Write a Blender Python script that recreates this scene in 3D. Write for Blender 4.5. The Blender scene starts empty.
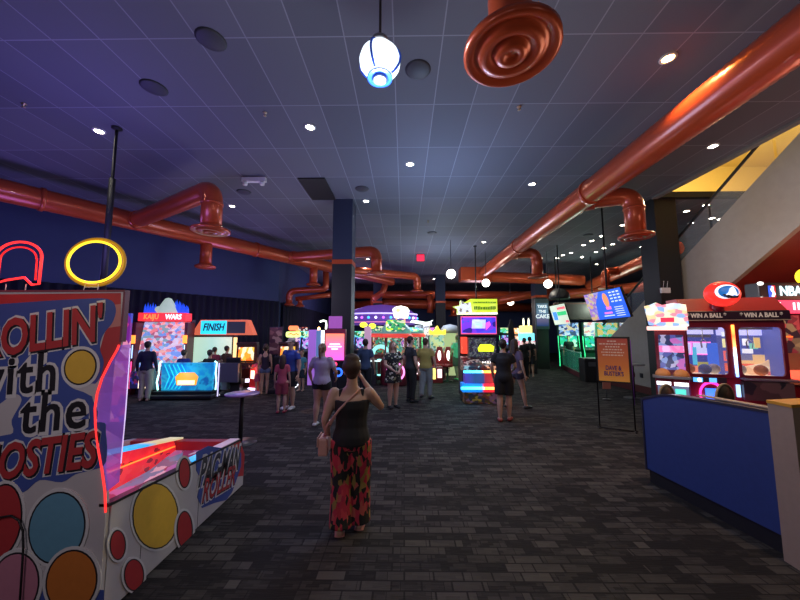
import bpy, bmesh, math, random
from mathutils import Vector, Matrix, Euler
random.seed(7)
PI = math.pi
D = bpy.data
SC = bpy.context.scene
COL = SC.collection
R = math.radians

# ------------------------------------------------------------------ camera
F_PX, CAM_Z, PITCH, YAW = 326.0, 1.9, math.atan(32/326), math.atan(4/326)
CAMROT = Euler((PI/2 + PITCH, 0, YAW)).to_matrix()
def ray(x, y):
    return CAMROT @ Vector(((x-400)/F_PX, -(y-300)/F_PX, -1))
def at(x, y, X=None, Y=None, Z=None):
    d = ray(x, y); o = Vector((0, 0, CAM_Z))
    if Y is not None: t = Y/d.y
    elif X is not None: t = X/d.x
    else: t = (Z-CAM_Z)/d.z
    return o + d*t
def gy(y):            # distance of a floor point seen at image row y
    return at(404, y, Z=0).y
cam = D.cameras.new('camera'); camo = D.objects.new('camera', cam); COL.objects.link(camo)
cam.sensor_width = 36; cam.lens = 36*F_PX/800; cam.clip_start = .05; cam.clip_end = 200
camo.location = (0, 0, CAM_Z); camo.rotation_euler = (PI/2 + PITCH, 0, YAW)
SC.camera = camo

# ------------------------------------------------------------------ materials
MATS = {}
def mat(name, col=(.5,.5,.5), rough=.5, metal=0, emit=0, ecol=None, trans=0, alpha=1, noise=0, nscale=20, bump=0, coat=0):
    if name in MATS: return MATS[name]
    m = D.materials.new(name); m.use_nodes = True
    nt = m.node_tree; b = nt.nodes['Principled BSDF']
    b.inputs['Base Color'].default_value = (*col, 1)
    b.inputs['Roughness'].default_value = rough
    b.inputs['Metallic'].default_value = metal
    if coat: b.inputs['Coat Weight'].default_value = coat
    if emit:
        b.inputs['Emission Color'].default_value = (*(ecol or col), 1)
        b.inputs['Emission Strength'].default_value = emit
    if trans: b.inputs['Transmission Weight'].default_value = trans
    if alpha < 1: b.inputs['Alpha'].default_value = alpha
    tc = nt.nodes.new('ShaderNodeTexCoord')
    n = nt.nodes.new('ShaderNodeTexNoise'); n.inputs['Scale'].default_value = nscale; n.inputs['Detail'].default_value = 3
    nt.links.new(tc.outputs['Object'], n.inputs['Vector'])
    amt = noise if noise else .08
    r = nt.nodes.new('ShaderNodeMix'); r.data_type = 'RGBA'
    r.inputs[6].default_value = (*[c*(1-amt) for c in col], 1); r.inputs[7].default_value = (*[min(1, c*(1+amt)) for c in col], 1)
    nt.links.new(n.outputs['Fac'], r.inputs[0]); nt.links.new(r.outputs[2], b.inputs['Base Color'])
    if bump:
        bp = nt.nodes.new('ShaderNodeBump'); bp.inputs['Strength'].default_value = bump; bp.inputs['Distance'].default_value = .01
        nt.links.new(n.outputs['Fac'], bp.inputs['Height']); nt.links.new(bp.outputs['Normal'], b.inputs['Normal'])
    MATS[name] = m
    return m
def glow(name, col, s=2.0):
    return mat(name, col, .4, emit=(s if s < 1.2 or s > 5 else 1.1+(s-1.2)*.4), ecol=col)
def picture(name, cols, scale=(6,6,6), s=1.5, kind='voronoi', base=.2, distort=0.0, rough=.3):
    """a colourful printed or lit picture: random cells of the given colours"""
    if name in MATS: return MATS[name]
    m = D.materials.new(name); m.use_nodes = True
    nt = m.node_tree; b = nt.nodes['Principled BSDF']; b.inputs['Roughness'].default_value = rough
    tc = nt.nodes.new('ShaderNodeTexCoord'); mp = nt.nodes.new('ShaderNodeMapping')
    scale = tuple(v*(1.7 if s > .3 else 1) for v in scale); s = s*.5 if s > .9 else s*.8
    mp.inputs['Scale'].default_value = scale; mp.inputs['Location'].default_value = (random.random()*9, random.random()*9, random.random()*9)
    src = tc.outputs['Object']
    nt.links.new(src, mp.inputs['Vector'])
    vec = mp.outputs['Vector']
    if distort:
        nn = nt.nodes.new('ShaderNodeTexNoise'); nn.inputs['Scale'].default_value = 1.5
        nt.links.new(vec, nn.inputs['Vector'])
        mx = nt.nodes.new('ShaderNodeMix'); mx.data_type = 'RGBA'; mx.inputs[0].default_value = distort
        nt.links.new(vec, mx.inputs[6]); nt.links.new(nn.outputs['Color'], mx.inputs[7]); vec = mx.outputs[2]
    if kind == 'voronoi':
        t = nt.nodes.new('ShaderNodeTexVoronoi'); t.inputs['Scale'].default_value = 1
        nt.links.new(vec, t.inputs['Vector'])
        sep = nt.nodes.new('ShaderNodeSeparateColor'); nt.links.new(t.outputs['Color'], sep.inputs[0]); fac = sep.outputs[0]
    else:
        t = nt.nodes.new('ShaderNodeTexNoise'); t.inputs['Scale'].default_value = 1; t.inputs['Detail'].default_value = 2
        nt.links.new(vec, t.inputs['Vector']); 
        mr = nt.nodes.new('ShaderNodeMapRange'); mr.inputs[1].default_value = .3; mr.inputs[2].default_value = .7
        nt.links.new(t.outputs['Fac'], mr.inputs[0]); fac = mr.outputs[0]
    cr = nt.nodes.new('ShaderNodeValToRGB'); cr.color_ramp.interpolation = 'CONSTANT' if kind == 'voronoi' else 'EASE'
    el = cr.color_ramp.elements
    n = len(cols)
    el[0].position = 0; el[0].color = (*cols[0], 1); el[1].position = (1/n if kind == 'voronoi' else 1); el[1].color = (*cols[1 if kind == 'voronoi' else -1], 1)
    for i in range(2 if kind == 'voronoi' else 1, n if kind == 'voronoi' else n-1):
        e = el.new(i/n if kind == 'voronoi' else i/(n-1)); e.color = (*cols[i], 1)
    nt.links.new(fac, cr.inputs[0])
    nt.links.new(cr.outputs[0], b.inputs['Base Color'])
    if s:
        nt.links.new(cr.outputs[0], b.inputs['Emission Color']); b.inputs['Emission Strength'].default_value = s
    MATS[name] = m
    return m
def ramp_emit(name, stops, axis=0, lo=0, hi=1, s=2, base=None):
    """colour changes along one object axis (an LED bar, a sunset print)"""
    if name in MATS: return MATS[name]
    m = D.materials.new(name); m.use_nodes = True
    nt = m.node_tree; b = nt.nodes['Principled BSDF']
    tc = nt.nodes.new('ShaderNodeTexCoord'); sx = nt.nodes.new('ShaderNodeSeparateXYZ'); mr = nt.nodes.new('ShaderNodeMapRange')
    mr.inputs[1].default_value = lo; mr.inputs[2].default_value = hi
    cr = nt.nodes.new('ShaderNodeValToRGB')
    nt.links.new(tc.outputs['Object'], sx.inputs[0]); nt.links.new(sx.outputs[axis], mr.inputs[0]); nt.links.new(mr.outputs[0], cr.inputs[0])
    el = cr.color_ramp.elements
    el[0].position = stops[0][0]; el[0].color = (*stops[0][1], 1); el[1].position = stops[-1][0]; el[1].color = (*stops[-1][1], 1)
    for p, c in stops[1:-1]:
        e = el.new(p); e.color = (*c, 1)
    nt.links.new(cr.outputs[0], b.inputs['Base Color'])
    if s:
        nt.links.new(cr.outputs[0], b.inputs['Emission Color']); b.inputs['Emission Strength'].default_value = s
    MATS[name] = m
    return m

# ------------------------------------------------------------------ mesh helpers
class MB:
    def __init__(self): self.bm = bmesh.new(); self.mi = 0; self.M = Matrix.Identity(4)
    def _v(self, p): return self.bm.verts.new(self.M @ Vector(p))
    def face(self, vs, smooth=False):
        try: f = self.bm.faces.new(vs)
        except ValueError: return None
        f.material_index = self.mi; f.smooth = smooth
        return f
    def quad(self, pts):
        return self.face([self._v(p) for p in pts])
    def box(self, x0, x1, y0, y1, z0, z1, bev=0):
        vs = [self._v(p) for p in ((x0,y0,z0),(x1,y0,z0),(x1,y1,z0),(x0,y1,z0),(x0,y0,z1),(x1,y0,z1),(x1,y1,z1),(x0,y1,z1))]
        fs = [self.face([vs[i] for i in q]) for q in ((0,3,2,1),(4,5,6,7),(0,1,5,4),(1,2,6,5),(2,3,7,6),(3,0,4,7))]
        if bev:
            es = list({e for f in fs if f for e in f.edges})
            bmesh.ops.bevel(self.bm, geom=es, offset=bev, segments=2, affect='EDGES', profile=.6)
        return self
    def prism(self, poly, a, b, axis='x', bev=0):
        """poly of 2D points; axis x: points are (y,z) extruded along x from a to b; y: (x,z); z: (x,y)"""
        def P(p, t):
            return {'x': (t, p[0], p[1]), 'y': (p[0], t, p[1]), 'z': (p[0], p[1], t)}[axis]
        A = [self._v(P(p, a)) for p in poly]; B = [self._v(P(p, b)) for p in poly]
        n = len(poly); fs = [self.face(A[::-1]), self.face(B)]
        for i in range(n): fs.append(self.face([A[i], A[(i+1)%n], B[(i+1)%n], B[i]]))
        fs = [f for f in fs if f]
        bmesh.ops.recalc_face_normals(self.bm, faces=fs)
        if bev:
            es = list({e for f in fs for e in f.edges})
            bmesh.ops.bevel(self.bm, geom=es, offset=bev, segments=2, affect='EDGES', profile=.6)
        return self
    def lathe(self, prof, seg=24, center=(0,0,0), axis='z', smooth=True, sx=1, sy=1, caps=True):
        cx, cy, cz = center
        def P(r, h, a):
            u, v = r*math.cos(a)*sx, r*math.sin(a)*sy
            return {'z': (cx+u, cy+v, cz+h), 'x': (cx+h, cy+u, cz+v), 'y': (cx+u, cy+h, cz+v)}[axis]
        rings = []; fs = []
        for r, h in prof:
            if r < 1e-6: rings.append([self._v(P(0, h, 0))])
            else: rings.append([self._v(P(r, h, 2*PI*i/seg)) for i in range(seg)])
        for A, B in zip(rings, rings[1:]):
            for i in range(seg):
                j = (i+1) % seg
                if len(A) == 1 and len(B) == 1: continue
                if len(A) == 1: f = self.face([A[0], B[j], B[i]], smooth)
                elif len(B) == 1: f = self.face([A[i], A[j], B[0]], smooth)
                else: f = self.face([A[i], A[j], B[j], B[i]], smooth)
                if f: fs.append(f)
        if caps and len(rings[0]) > 1: fs.append(self.face(rings[0][::-1]))
        if caps and len(rings[-1]) > 1: fs.append(self.face(rings[-1]))
        bmesh.ops.recalc_face_normals(self.bm, faces=[f for f in fs if f])
        return self
    def tube(self, pts, rad, seg=12, closed=False, smooth=True, ref=None, flat=True):
        """rad: number, or list of numbers / (rx, ry) pairs. ref = direction of the rx axis"""
        pts = [Vector(p) for p in pts]; n = len(pts)
        if not isinstance(rad, (list, tuple)): rad = [rad]*n
        rad = [(r, r) if not isinstance(r, (list, tuple)) else r for r in rad]
        if not flat and not closed:   # round ends
            def cap(p, q, r):
                d = (p-q).normalized(); m = min(r)
                return [(p + d*m*math.sin(a), (r[0]*math.cos(a), r[1]*math.cos(a))) for a in (R(30), R(60), R(80))]
            a = cap(pts[0], pts[1], rad[0])[::-1]; b = cap(pts[-1], pts[-2], rad[-1])
            pts = [q for q, _ in a] + pts + [q for q, _ in b]; rad = [q for _, q in a] + rad + [q for _, q in b]; n = len(pts)
        rings = []; u = None
        for i, p in enumerate(pts):
            if closed: t = (pts[(i+1)%n] - pts[i-1]).normalized()
            else:
                t = Vector((0,0,0))
                if i: t += (p-pts[i-1]).normalized()
                if i < n-1: t += (pts[i+1]-p).normalized()
                t.normalize()
            if u is None or ref is not None:
                r0 = Vector(ref) if ref is not None else (Vector((0,0,1)) if abs(t.z) < .9 else Vector((1,0,0)))
                u = r0
            u = u - t*u.dot(t)
            if u.length < 1e-5: u = Vector((0,1,0)) - t*t.y
            u.normalize(); v = t.cross(u)
            rings.append([self._v(p + u*rad[i][0]*math.cos(2*PI*k/seg) + v*rad[i][1]*math.sin(2*PI*k/seg)) for k in range(seg)])
        fs = []
        for a in range(n if closed else n-1):
            A, B = rings[a], rings[(a+1)%n]
            for i in range(seg):
                f = self.face([A[i], A[(i+1)%seg], B[(i+1)%seg], B[i]], smooth)
                if f: fs.append(f)
        if not closed:
            for f in (self.face(rings[0][::-1]), self.face(rings[-1])):
                if f: fs.append(f)
        return self
    def ball(self, c, r, seg=16, rings=10):
        rx, ry, rz = r if isinstance(r, (tuple, list)) else (r, r, r)
        prof = [(math.sin(PI*i/rings), -math.cos(PI*i/rings)) for i in range(rings+1)]
        S = self.M.copy(); self.M = S @ Matrix.Translation(c) @ Matrix.Diagonal((rx, ry, rz, 1))
        prof = [(0 if (i in (0, rings)) else p[0], p[1]) for i, p in enumerate(prof)]
        self.lathe(prof, seg); self.M = S
        return self
    def build(self, name, mats, parent=None, loc=None):
        me = D.meshes.new(name); self.bm.to_mesh(me); self.bm.free()
        for m in (mats if isinstance(mats, (list, tuple)) else [mats]): me.materials.append(m)
        o = D.objects.new(name, me); COL.objects.link(o)
        if parent is not None: o.parent = parent
        if loc: o.location = loc
        return o
def tag(o, label=None, cat=None, group=None, kind=None):
    if label: o['label'] = label
    if cat: o['category'] = cat
    if group: o['group'] = group
    if kind: o['kind'] = kind
    return o
def thing(name, label, cat, loc=(0,0,0), rz=0, group=None):
    o = D.objects.new(name, None); COL.objects.link(o); o.empty_display_size = .1
    o.location = loc; o.rotation_euler = (0, 0, rz)
    return tag(o, label, cat, group)
def struct(name, mb, m):
    return tag(mb.build(name, m), kind='structure')
def copy_tree(o, parent=None):
    c = o.copy(); COL.objects.link(c); c.parent = parent
    for ch in [x for x in D.objects if x.parent == o]: copy_tree(ch, c)
    return c
def children(o): return [x for x in D.objects if x.parent == o]
def text(body, size, m, parent, loc, rot=(PI/2,0,0), ext=.003, off=0, shear=0, name='lettering', align='CENTER', xs=1, space=1, wrapline=1, to_mb=False):
    cu = D.curves.new('t', 'FONT'); cu.body = body; cu.size = size; cu.extrude = ext; cu.offset = off; cu.shear = shear
    cu.align_x = align; cu.align_y = 'CENTER'; cu.space_character = space; cu.space_line = wrapline; cu.resolution_u = 3
    t = D.objects.new('t', cu); COL.objects.link(t)
    bpy.context.view_layer.update()
    dg = bpy.context.evaluated_depsgraph_get()
    me = D.meshes.new_from_object(t.evaluated_get(dg))
    D.objects.remove(t); D.curves.remove(cu)
    me.transform(Matrix.Diagonal((xs, 1, 1, 1)))
    me.materials.clear(); me.materials.append(m); me.name = name
    o = D.objects.new(name, me); COL.objects.link(o); o.parent = parent; o.location = loc; o.rotation_euler = rot
    return o
def arc(c, r, a0, a1, n, plane='xz'):
    out = []
    for i in range(n+1):
        a = a0 + (a1-a0)*i/n
        u, v = r*math.cos(a), r*math.sin(a)
        out.append({'xz': (c[0]+u, c[1], c[2]+v), 'xy': (c[0]+u, c[1]+v, c[2]), 'yz': (c[0], c[1]+u, c[2]+v)}[plane])
    return out
def rrect(x0, x1, z0, z1, r, n=4):
    out = []
    for cx, cz, a in ((x1-r, z1-r, 0), (x0+r, z1-r, PI/2), (x0+r, z0+r, PI), (x1-r, z0+r, 1.5*PI)):
        for i in range(n+1): out.append((cx+r*math.cos(a+PI/2*i/n), cz+r*math.sin(a+PI/2*i/n)))
    return out
def lamp(kind, loc, energy, col=(1,1,1), size=.3, rot=None, spot=None, blend=.5, sy=None):
    l = D.lights.new('lamp', kind); l.energy = energy; l.color = col
    if kind == 'AREA':
        l.size = size
        if sy: l.shape = 'RECTANGLE'; l.size_y = sy
    else: l.shadow_soft_size = size
    if kind == 'SPOT' and spot: l.spot_size = spot; l.spot_blend = blend
    o = D.objects.new('lamp', l); COL.objects.link(o); o.location = loc
    if rot: o.rotation_euler = rot
    return o
def remeshed(mb, voxel, smooth=4, extra=None):
    """turn overlapping closed shapes into one continuous skin; extra: MB joined on afterwards"""
    me = D.meshes.new('tmp'); mb.bm.to_mesh(me); mb.bm.free()
    t = D.objects.new('tmp', me); COL.objects.link(t)
    m = t.modifiers.new('r', 'REMESH'); m.mode = 'VOXEL'; m.voxel_size = voxel; m.use_smooth_shade = True
    s = t.modifiers.new('s', 'SMOOTH'); s.factor = .5; s.iterations = smooth
    bpy.context.view_layer.update()
    dg = bpy.context.evaluated_depsgraph_get()
    out = D.meshes.new_from_object(t.evaluated_get(dg))
    D.objects.remove(t); D.meshes.remove(me)
    nb = MB(); nb.bm.from_mesh(out); D.meshes.remove(out)
    for f in nb.bm.faces: f.smooth = True; f.material_index = 0
    if extra is not None:
        e = D.meshes.new('e'); extra.bm.to_mesh(e); extra.bm.free(); nb.bm.from_mesh(e); D.meshes.remove(e)
    return nb
# ------------------------------------------------------------------ common materials
CEIL = 5.53
def ceiling_mat():
    m = D.materials.new('ceiling_tile'); m.use_nodes = True; nt = m.node_tree; b = nt.nodes['Principled BSDF']
    b.inputs['Roughness'].default_value = .75
    tc = nt.nodes.new('ShaderNodeTexCoord'); sx = nt.nodes.new('ShaderNodeSeparateXYZ'); nt.links.new(tc.outputs['Object'], sx.inputs[0])
    def line(out, period, phase, w):
        a = nt.nodes.new('ShaderNodeMath'); a.operation = 'ADD'; a.inputs[1].default_value = 100*period - phase + w/2; nt.links.new(out, a.inputs[0])
        q = nt.nodes.new('ShaderNodeMath'); q.operation = 'MODULO'; q.inputs[1].default_value = period; nt.links.new(a.outputs[0], q.inputs[0])
        c = nt.nodes.new('ShaderNodeMath'); c.operation = 'LESS_THAN'; c.inputs[1].default_value = w; nt.links.new(q.outputs[0], c.inputs[0])
        return c.outputs[0]
    l1 = line(sx.outputs[0], .61, -.125, .016); l2 = line(sx.outputs[1], 1.22, .02, .016)
    mx = nt.nodes.new('ShaderNodeMath'); mx.operation = 'MAXIMUM'; nt.links.new(l1, mx.inputs[0]); nt.links.new(l2, mx.inputs[1])
    # every tile a slightly different tone
    fl = []
    for out, period, ph in ((sx.outputs[0], .61, -.125), (sx.outputs[1], 1.22, .02)):
        a = nt.nodes.new('ShaderNodeMath'); a.operation = 'SUBTRACT'; a.inputs[1].default_value = ph; nt.links.new(out, a.inputs[0])
        d = nt.nodes.new('ShaderNodeMath'); d.operation = 'DIVIDE'; d.inputs[1].default_value = period; nt.links.new(a.outputs[0], d.inputs[0])
        f = nt.nodes.new('ShaderNodeMath'); f.operation = 'FLOOR'; nt.links.new(d.outputs[0], f.inputs[0]); fl.append(f.outputs[0])
    cb = nt.nodes.new('ShaderNodeCombineXYZ'); nt.links.new(fl[0], cb.inputs[0]); nt.links.new(fl[1], cb.inputs[1])
    wn = nt.nodes.new('ShaderNodeTexWhiteNoise'); nt.links.new(cb.outputs[0], wn.inputs['Vector'])
    tone = nt.nodes.new('ShaderNodeMix'); tone.data_type = 'RGBA'; tone.inputs[6].default_value = (.125,.13,.17,1); tone.inputs[7].default_value = (.155,.16,.205,1)
    nt.links.new(wn.outputs['Value'], tone.inputs[0])
    fin = nt.nodes.new('ShaderNodeMix'); fin.data_type = 'RGBA'; fin.inputs[7].default_value = (.27,.28,.34,1)
    nt.links.new(mx.outputs[0], fin.inputs[0]); nt.links.new(tone.outputs[2], fin.inputs[6]); nt.links.new(fin.outputs[2], b.inputs['Base Color'])
    return m
def carpet_mat():
    m = D.materials.new('carpet'); m.use_nodes = True; nt = m.node_tree; b = nt.nodes['Principled BSDF']
    b.inputs['Roughness'].default_value = .95; b.inputs['Specular IOR Level'].default_value = .2
    tc = nt.nodes.new('ShaderNodeTexCoord')
    def bricks(w, h, seed, off, mort=0):
        mp = nt.nodes.new('ShaderNodeMapping'); mp.inputs['Location'].default_value = (seed, seed*.7, 0)
        nt.links.new(tc.outputs['Object'], mp.inputs['Vector'])
        br = nt.nodes.new('ShaderNodeTexBrick'); br.inputs['Scale'].default_value = 1; br.inputs['Brick Width'].default_value = w; br.inputs['Row Height'].default_value = h
        br.inputs['Mortar Size'].default_value = mort; br.inputs['Mortar Smooth'].default_value = .6; br.offset = off; br.squash = 1
        br.inputs['Color1'].default_value = (0,0,0,1); br.inputs['Color2'].default_value = (1,1,1,1); br.inputs['Mortar'].default_value = (0,0,0,1)
        nt.links.new(mp.outputs[0], br.inputs['Vector']); return br
    b1 = bricks(.23, .10, 0, .43, .010); b2 = bricks(.33, .10, 3.0, .31, .004); b3 = bricks(.10, .0333, 7.0, .4, 0)
    n = nt.nodes.new('ShaderNodeTexNoise'); n.inputs['Scale'].default_value = 60
    mpn = nt.nodes.new('ShaderNodeMapping'); mpn.inputs['Scale'].default_value = (.12, 1.6, 1); nt.links.new(tc.outputs['Object'], mpn.inputs['Vector']); nt.links.new(mpn.outputs[0], n.inputs['Vector'])
    def mixc(fac, a, b_):
        x = nt.nodes.new('ShaderNodeMix'); x.data_type = 'RGBA'; x.inputs[0].default_value = fac
        nt.links.new(a, x.inputs[6]); nt.links.new(b_, x.inputs[7]); return x.outputs[2]
    dk = nt.nodes.new('ShaderNodeMix'); dk.data_type = 'RGBA'; dk.blend_type = 'DARKEN'; dk.inputs[0].default_value = 1; nt.links.new(b1.outputs['Color'], dk.inputs[6]); nt.links.new(b2.outputs['Color'], dk.inputs[7])
    v = mixc(.34, dk.outputs[2], mixc(.5, n.outputs['Fac'], b3.outputs['Color']))
    cr = nt.nodes.new('ShaderNodeValToRGB'); el = cr.color_ramp.elements
    el[0].position = .24; el[0].color = (.019,.017,.017,1); el[1].position = .75; el[1].color = (.078,.071,.065,1)
    e = el.new(.42); e.color = (.047,.043,.040,1)
    nt.links.new(v, cr.inputs[0])
    nt.links.new(cr.outputs[0], b.inputs['Base Color'])
    bp = nt.nodes.new('ShaderNodeBump'); bp.inputs['Strength'].default_value = .5; bp.inputs['Distance'].default_value = .01
    nt.links.new(n.outputs['Fac'], bp.inputs['Height']); nt.links.new(bp.outputs[0], b.inputs['Normal'])
    return m
BLACK = mat('black_paint', (.009,.009,.011), .6)
DARK = mat('dark_plastic', (.03,.03,.035), .35)
DGREY = mat('dark_grey', (.08,.08,.09), .5)
STEEL = mat('steel', (.45,.45,.47), .3, .9)
DUCT = mat('orange_duct_paint', (.55,.082,.025), .32, .25, coat=.3, noise=.15, nscale=3)
WALLB = mat('navy_wall_paint', (.045,.065,.15), .8, noise=.1, nscale=2)
CURT = mat('dark_curtain', (.012,.014,.028), .9)
WHITE = mat('white_plastic', (.75,.75,.75), .4)
LAMPW = glow('lamp_white', (1,.95,.85), 14)
LAMPY = glow('lamp_warm', (1,.75,.3), 16)
# ------------------------------------------------------------------ room
mb = MB(); mb.box(-14, 17, -3, 32, -.1, 0); struct('floor', mb, carpet_mat())
CM = ceiling_mat()
mb = MB(); mb.prism([(-14,-3),(6.8,-3),(6.8,8.62),(17,8.62),(17,32),(-14,32)], CEIL, CEIL+.12, 'z'); struct('ceiling', mb, CM)
W0, W1 = Vector((-11.8,6.9,0)), Vector((-5.82,14.95,0))
wd = (W1-W0).normalized(); wn = Vector((wd.y, -wd.x, 0))
def along(a, b, off0, off1, z0, z1, mb):
    d = (b-a).normalized(); n = Vector((d.y, -d.x, 0))
    p = [a+n*off0, b+n*off0, b+n*off1, a+n*off1]
    mb.prism([(q.x, q.y) for q in p], z0, z1, 'z')
mb = MB(); along(W0, W1, -.2, 0, 0, CEIL, mb); struct('wall_left', mb, WALLB)
W2 = Vector((-6.4, 30, 0))
mb = MB(); along(W1, W2, -.2, 0, 0, CEIL, mb); struct('wall_left_far', mb, WALLB)
mb = MB(); mb.box(-6.6, 17, 30, 30.2, 0, CEIL); struct('wall_back', mb, WALLB)
mb = MB(); mb.box(16.8, 17, 8.6, 30, 0, CEIL); struct('wall_right', mb, WALLB)
# pleated curtain on the left wall
def pleats(a, b, z0, z1, label):
    L = (b-a).length; d = (b-a).normalized(); n = Vector((d.y, -d.x, 0)); m = MB(); N = int(L/.05)
    lo, hi = [], []
    for i in range(N+1):
        p = a + d*(L*i/N) + n*(.12+.05*math.sin(i*1.3)+.015*math.sin(i*.7))
        lo.append(m._v((p.x, p.y, z0))); hi.append(m._v((p.x, p.y, z1)))
    for i in range(N): m.face([lo[i], lo[i+1], hi[i+1], hi[i]], True)
    o = m.build('curtain', CURT); sm = o.modifiers.new('s', 'SOLIDIFY'); sm.thickness = .01
    tag(o, label, 'curtain')
pleats(W0+wd*.2, W1, .03, 3.3, 'dark pleated curtain along the slanted left wall behind the games')
pleats(W1+Vector((0,.3,0)), W2, .03, 3.3, 'dark curtain on the far left wall behind the small neon sign')

# columns
def column(x0, x1, y0, y1, band=None, low=BLACK, n=''):
    m = MB(); m.box(x0, x1, y0, y1, 0, 3.72 if band else CEIL)
    o = struct('column', m, low)
    if band:
        m = MB(); m.box(x0-.01, x1+.01, y0-.01, y1+.01, 3.72, 3.84); b = m.build('column_band', DUCT, o)
        m = MB(); m.box(x0, x1, y0, y1, 3.84, CEIL); b = m.build('column_upper', mat('column_navy',(.02,.028,.06),.7), o)
column(-1.93, -1.4, 8.6, 9.2, True)
column(6.76, 7.34, 8.6, 9.2)
column(6.95, 7.55, 17.2, 17.8, True)
column(2.0, 2.6, 20.4, 21.0, True)
column(-1.93, -1.4, 20.4, 21.0, True)

# ------------------------------------------------------------------ stair on the right
STG = mat('grey_laminate', (.33,.29,.25), .55, noise=.12, nscale=6)
MAROON = mat('maroon_base', (.09,.015,.015), .5)
REDP = mat('red_wall_paint', (.2,.028,.022), .45)
def sy(y): return 1.4 + (12.5-y)*(5.5-1.4)/(12.5-6.17)     # height of the stair's upper edge
def ly(y): return sy(y) - 1.63
mb = MB(); mb.prism([(12.75,.22),(12.75,1.22),(12.5,1.4),(4.6,sy(4.6)),(4.6,ly(4.6)),(8.3,ly(8.3)),(8.3,.22)], 7.5, 7.62, 'x')
o = struct('wall_stair', mb, STG)
mb = MB(); mb.box(7.47, 7.62, 8.3, 12.75, 0, .22); struct('baseboard_stair', mb, MAROON)
mb = MB(); mb.prism([(12.5,sy(12.5)-.16),(4.6,sy(4.6)-.16),(4.6,ly(4.6)),(8.6,ly(8.6))], 7.62, 9.2, 'x'); struct('trim_stair_underside', mb, REDP)
mb = MB(); mb.box(9.2, 9.35, 2, 8.62, 0, 3.2); struct('wall_under_stair', mb, REDP)
mb = MB(); mb.box(7.62, 9.2, 8.5, 8.62, 0, 2.6); struct('wall_under_stair_end', mb, REDP)
# glass balustrade with a black handrail
t = thing('stair_balustrade', 'black handrail over clear glass panels climbing above the grey stair wall', 'railing', (7.56, 12.4, sy(12.4)))
GLASS = mat('clear_glass', (.9,.95,1), .02, alpha=.08)
m = MB()
for k in range(5):
    a, b = -1.5*k-.03, -1.5*(k+1)+.03; sl = (5.5-1.4)/(12.5-6.17)
    m.prism([(a, -a*sl+.02), (b, -b*sl+.02), (b, -b*sl+.72), (a, -a*sl+.72)], -.008, .008, 'x')
m.build('glass_panel', GLASS, t)
m = MB(); m.tube([(0, .1, .70), (0, -7.8, .70+7.8*sl)], .035, 10); m.build('handrail', BLACK, t)
m = MB(); m.tube([(0, .05, 0.0), (0, -7.8, 7.8*sl)], .03, 4); m.build('base_channel', STEEL, t)
# opening edge and the upper storey seen through it
TRIM = mat('grey_trim', (.22,.21,.2), .6)
mb = MB(); mb.box(6.72, 6.86, -3, 8.62, CEIL-.05, CEIL+.5); struct('trim_1', mb, TRIM)
mb = MB(); mb.box(6.8, 17, 8.55, 8.7, CEIL-.02, CEIL+.14); struct('trim_2', mb, BLACK)
YEL = mat('yellow_lit_wall', (.62,.44,.13), .8)  # yellow lighting upstairs put into the wall and ceiling colour
mb = MB(); mb.box(6.8, 17, 14, 14.2, CEIL+.13, 9.2); struct('wall_upper_storey', mb, YEL)
mb = MB(); mb.box(6.8, 17, -3, 14.2, 9.2, 9.3); struct('ceiling_upper', mb, YEL)
mb = MB(); mb.box(16.8, 17, -3, 14, CEIL, 9.2); struct('wall_upper_right', mb, YEL)
lamp('AREA', (11, 9, 9.1), 300, (1,.82,.42), 4, (0,0,0))
lamp('POINT', (10.5, 9.5, 7.0), 1300, (1,.84,.45), .5)  # both warm lights are added, unseen, to brighten the upper storey

# ------------------------------------------------------------------ ducts
def ridged(p0, p1, r, step=.06, amp=.006):
    p0, p1 = Vector(p0), Vector(p1); L = (p1-p0).length; n = max(2, int(L/step))
    return [p0.lerp(p1, i/n) for i in range(n+1)], [r + (amp if i % 2 else 0) for i in range(n+1)]
def elbow(corner, din, dout, rad, n=8):
    """points of a bend at corner coming along din, leaving along dout"""
    c, a, b = Vector(corner), Vector(din).normalized(), Vector(dout).normalized()
    s, e = c - a*rad, c + b*rad; o = []
    for i in range(n+1):
        t = i/n; o.append(s*(1-t)**2 + c*2*t*(1-t) + e*t*t)
    return o
def diffuser(m, c, r):
    x, y, z = c
    m.lathe([(r*.52,.16),(r*.55,.1),(r*.85,.045),(r,.02),(r,-.02),(r*.93,-.035),(r*.8,-.01),(r*.72,.0),(r*.68,-.03),(r*.5,-.045),(r*.42,-.02),(r*.36,-.02),(r*.32,-.05),(r*.16,-.06),(r*.12,-.04),(0,-.045)], 32, (x, y, z))
def drop(parent, start, corner, zbot, r, rd, name='branch'):
    """a branch that runs level from start to corner, bends down and ends in a round diffuser"""
    s, c = Vector(start), Vector(corner); d = c - s
    bend = elbow(c, d, (0,0,-1), r*1.6)
    p1, r1 = ridged(s, bend[0], r, .09, .004)
    m = MB(); m.tube(p1 + bend[1:] + [Vector((c.x, c.y, zbot+.1))], r1 + [r]*len(bend), 24, ref=None)
    b = m.build(name, DUCT, parent)
    m = MB(); diffuser(m, (c.x, c.y, zbot), rd); m.build('diffuser', DUCT, parent)
    m = MB(); m.tube([bend[-1]+Vector((0,0,.02)), bend[-1]-Vector((0,0,.03))], r+.015, 24); m.build('collar', DUCT, parent)
    m = MB(); m.tube([s + d.normalized()*.0, s + d.normalized()*(r+.12)], r+.03, 24); m.build('collar', DUCT, parent)
t = thing('air_duct', 'long straight orange spiral duct along the right side with two branches down', 'duct')
PX, PZ, PR = 4.03, 4.9, .25
m = MB(); p, r = ridged((PX, -1, PZ), (PX, 16.9, PZ), PR, .05, .011); m.tube(p, r, 28); m.build('pipe', DUCT, t)
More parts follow.
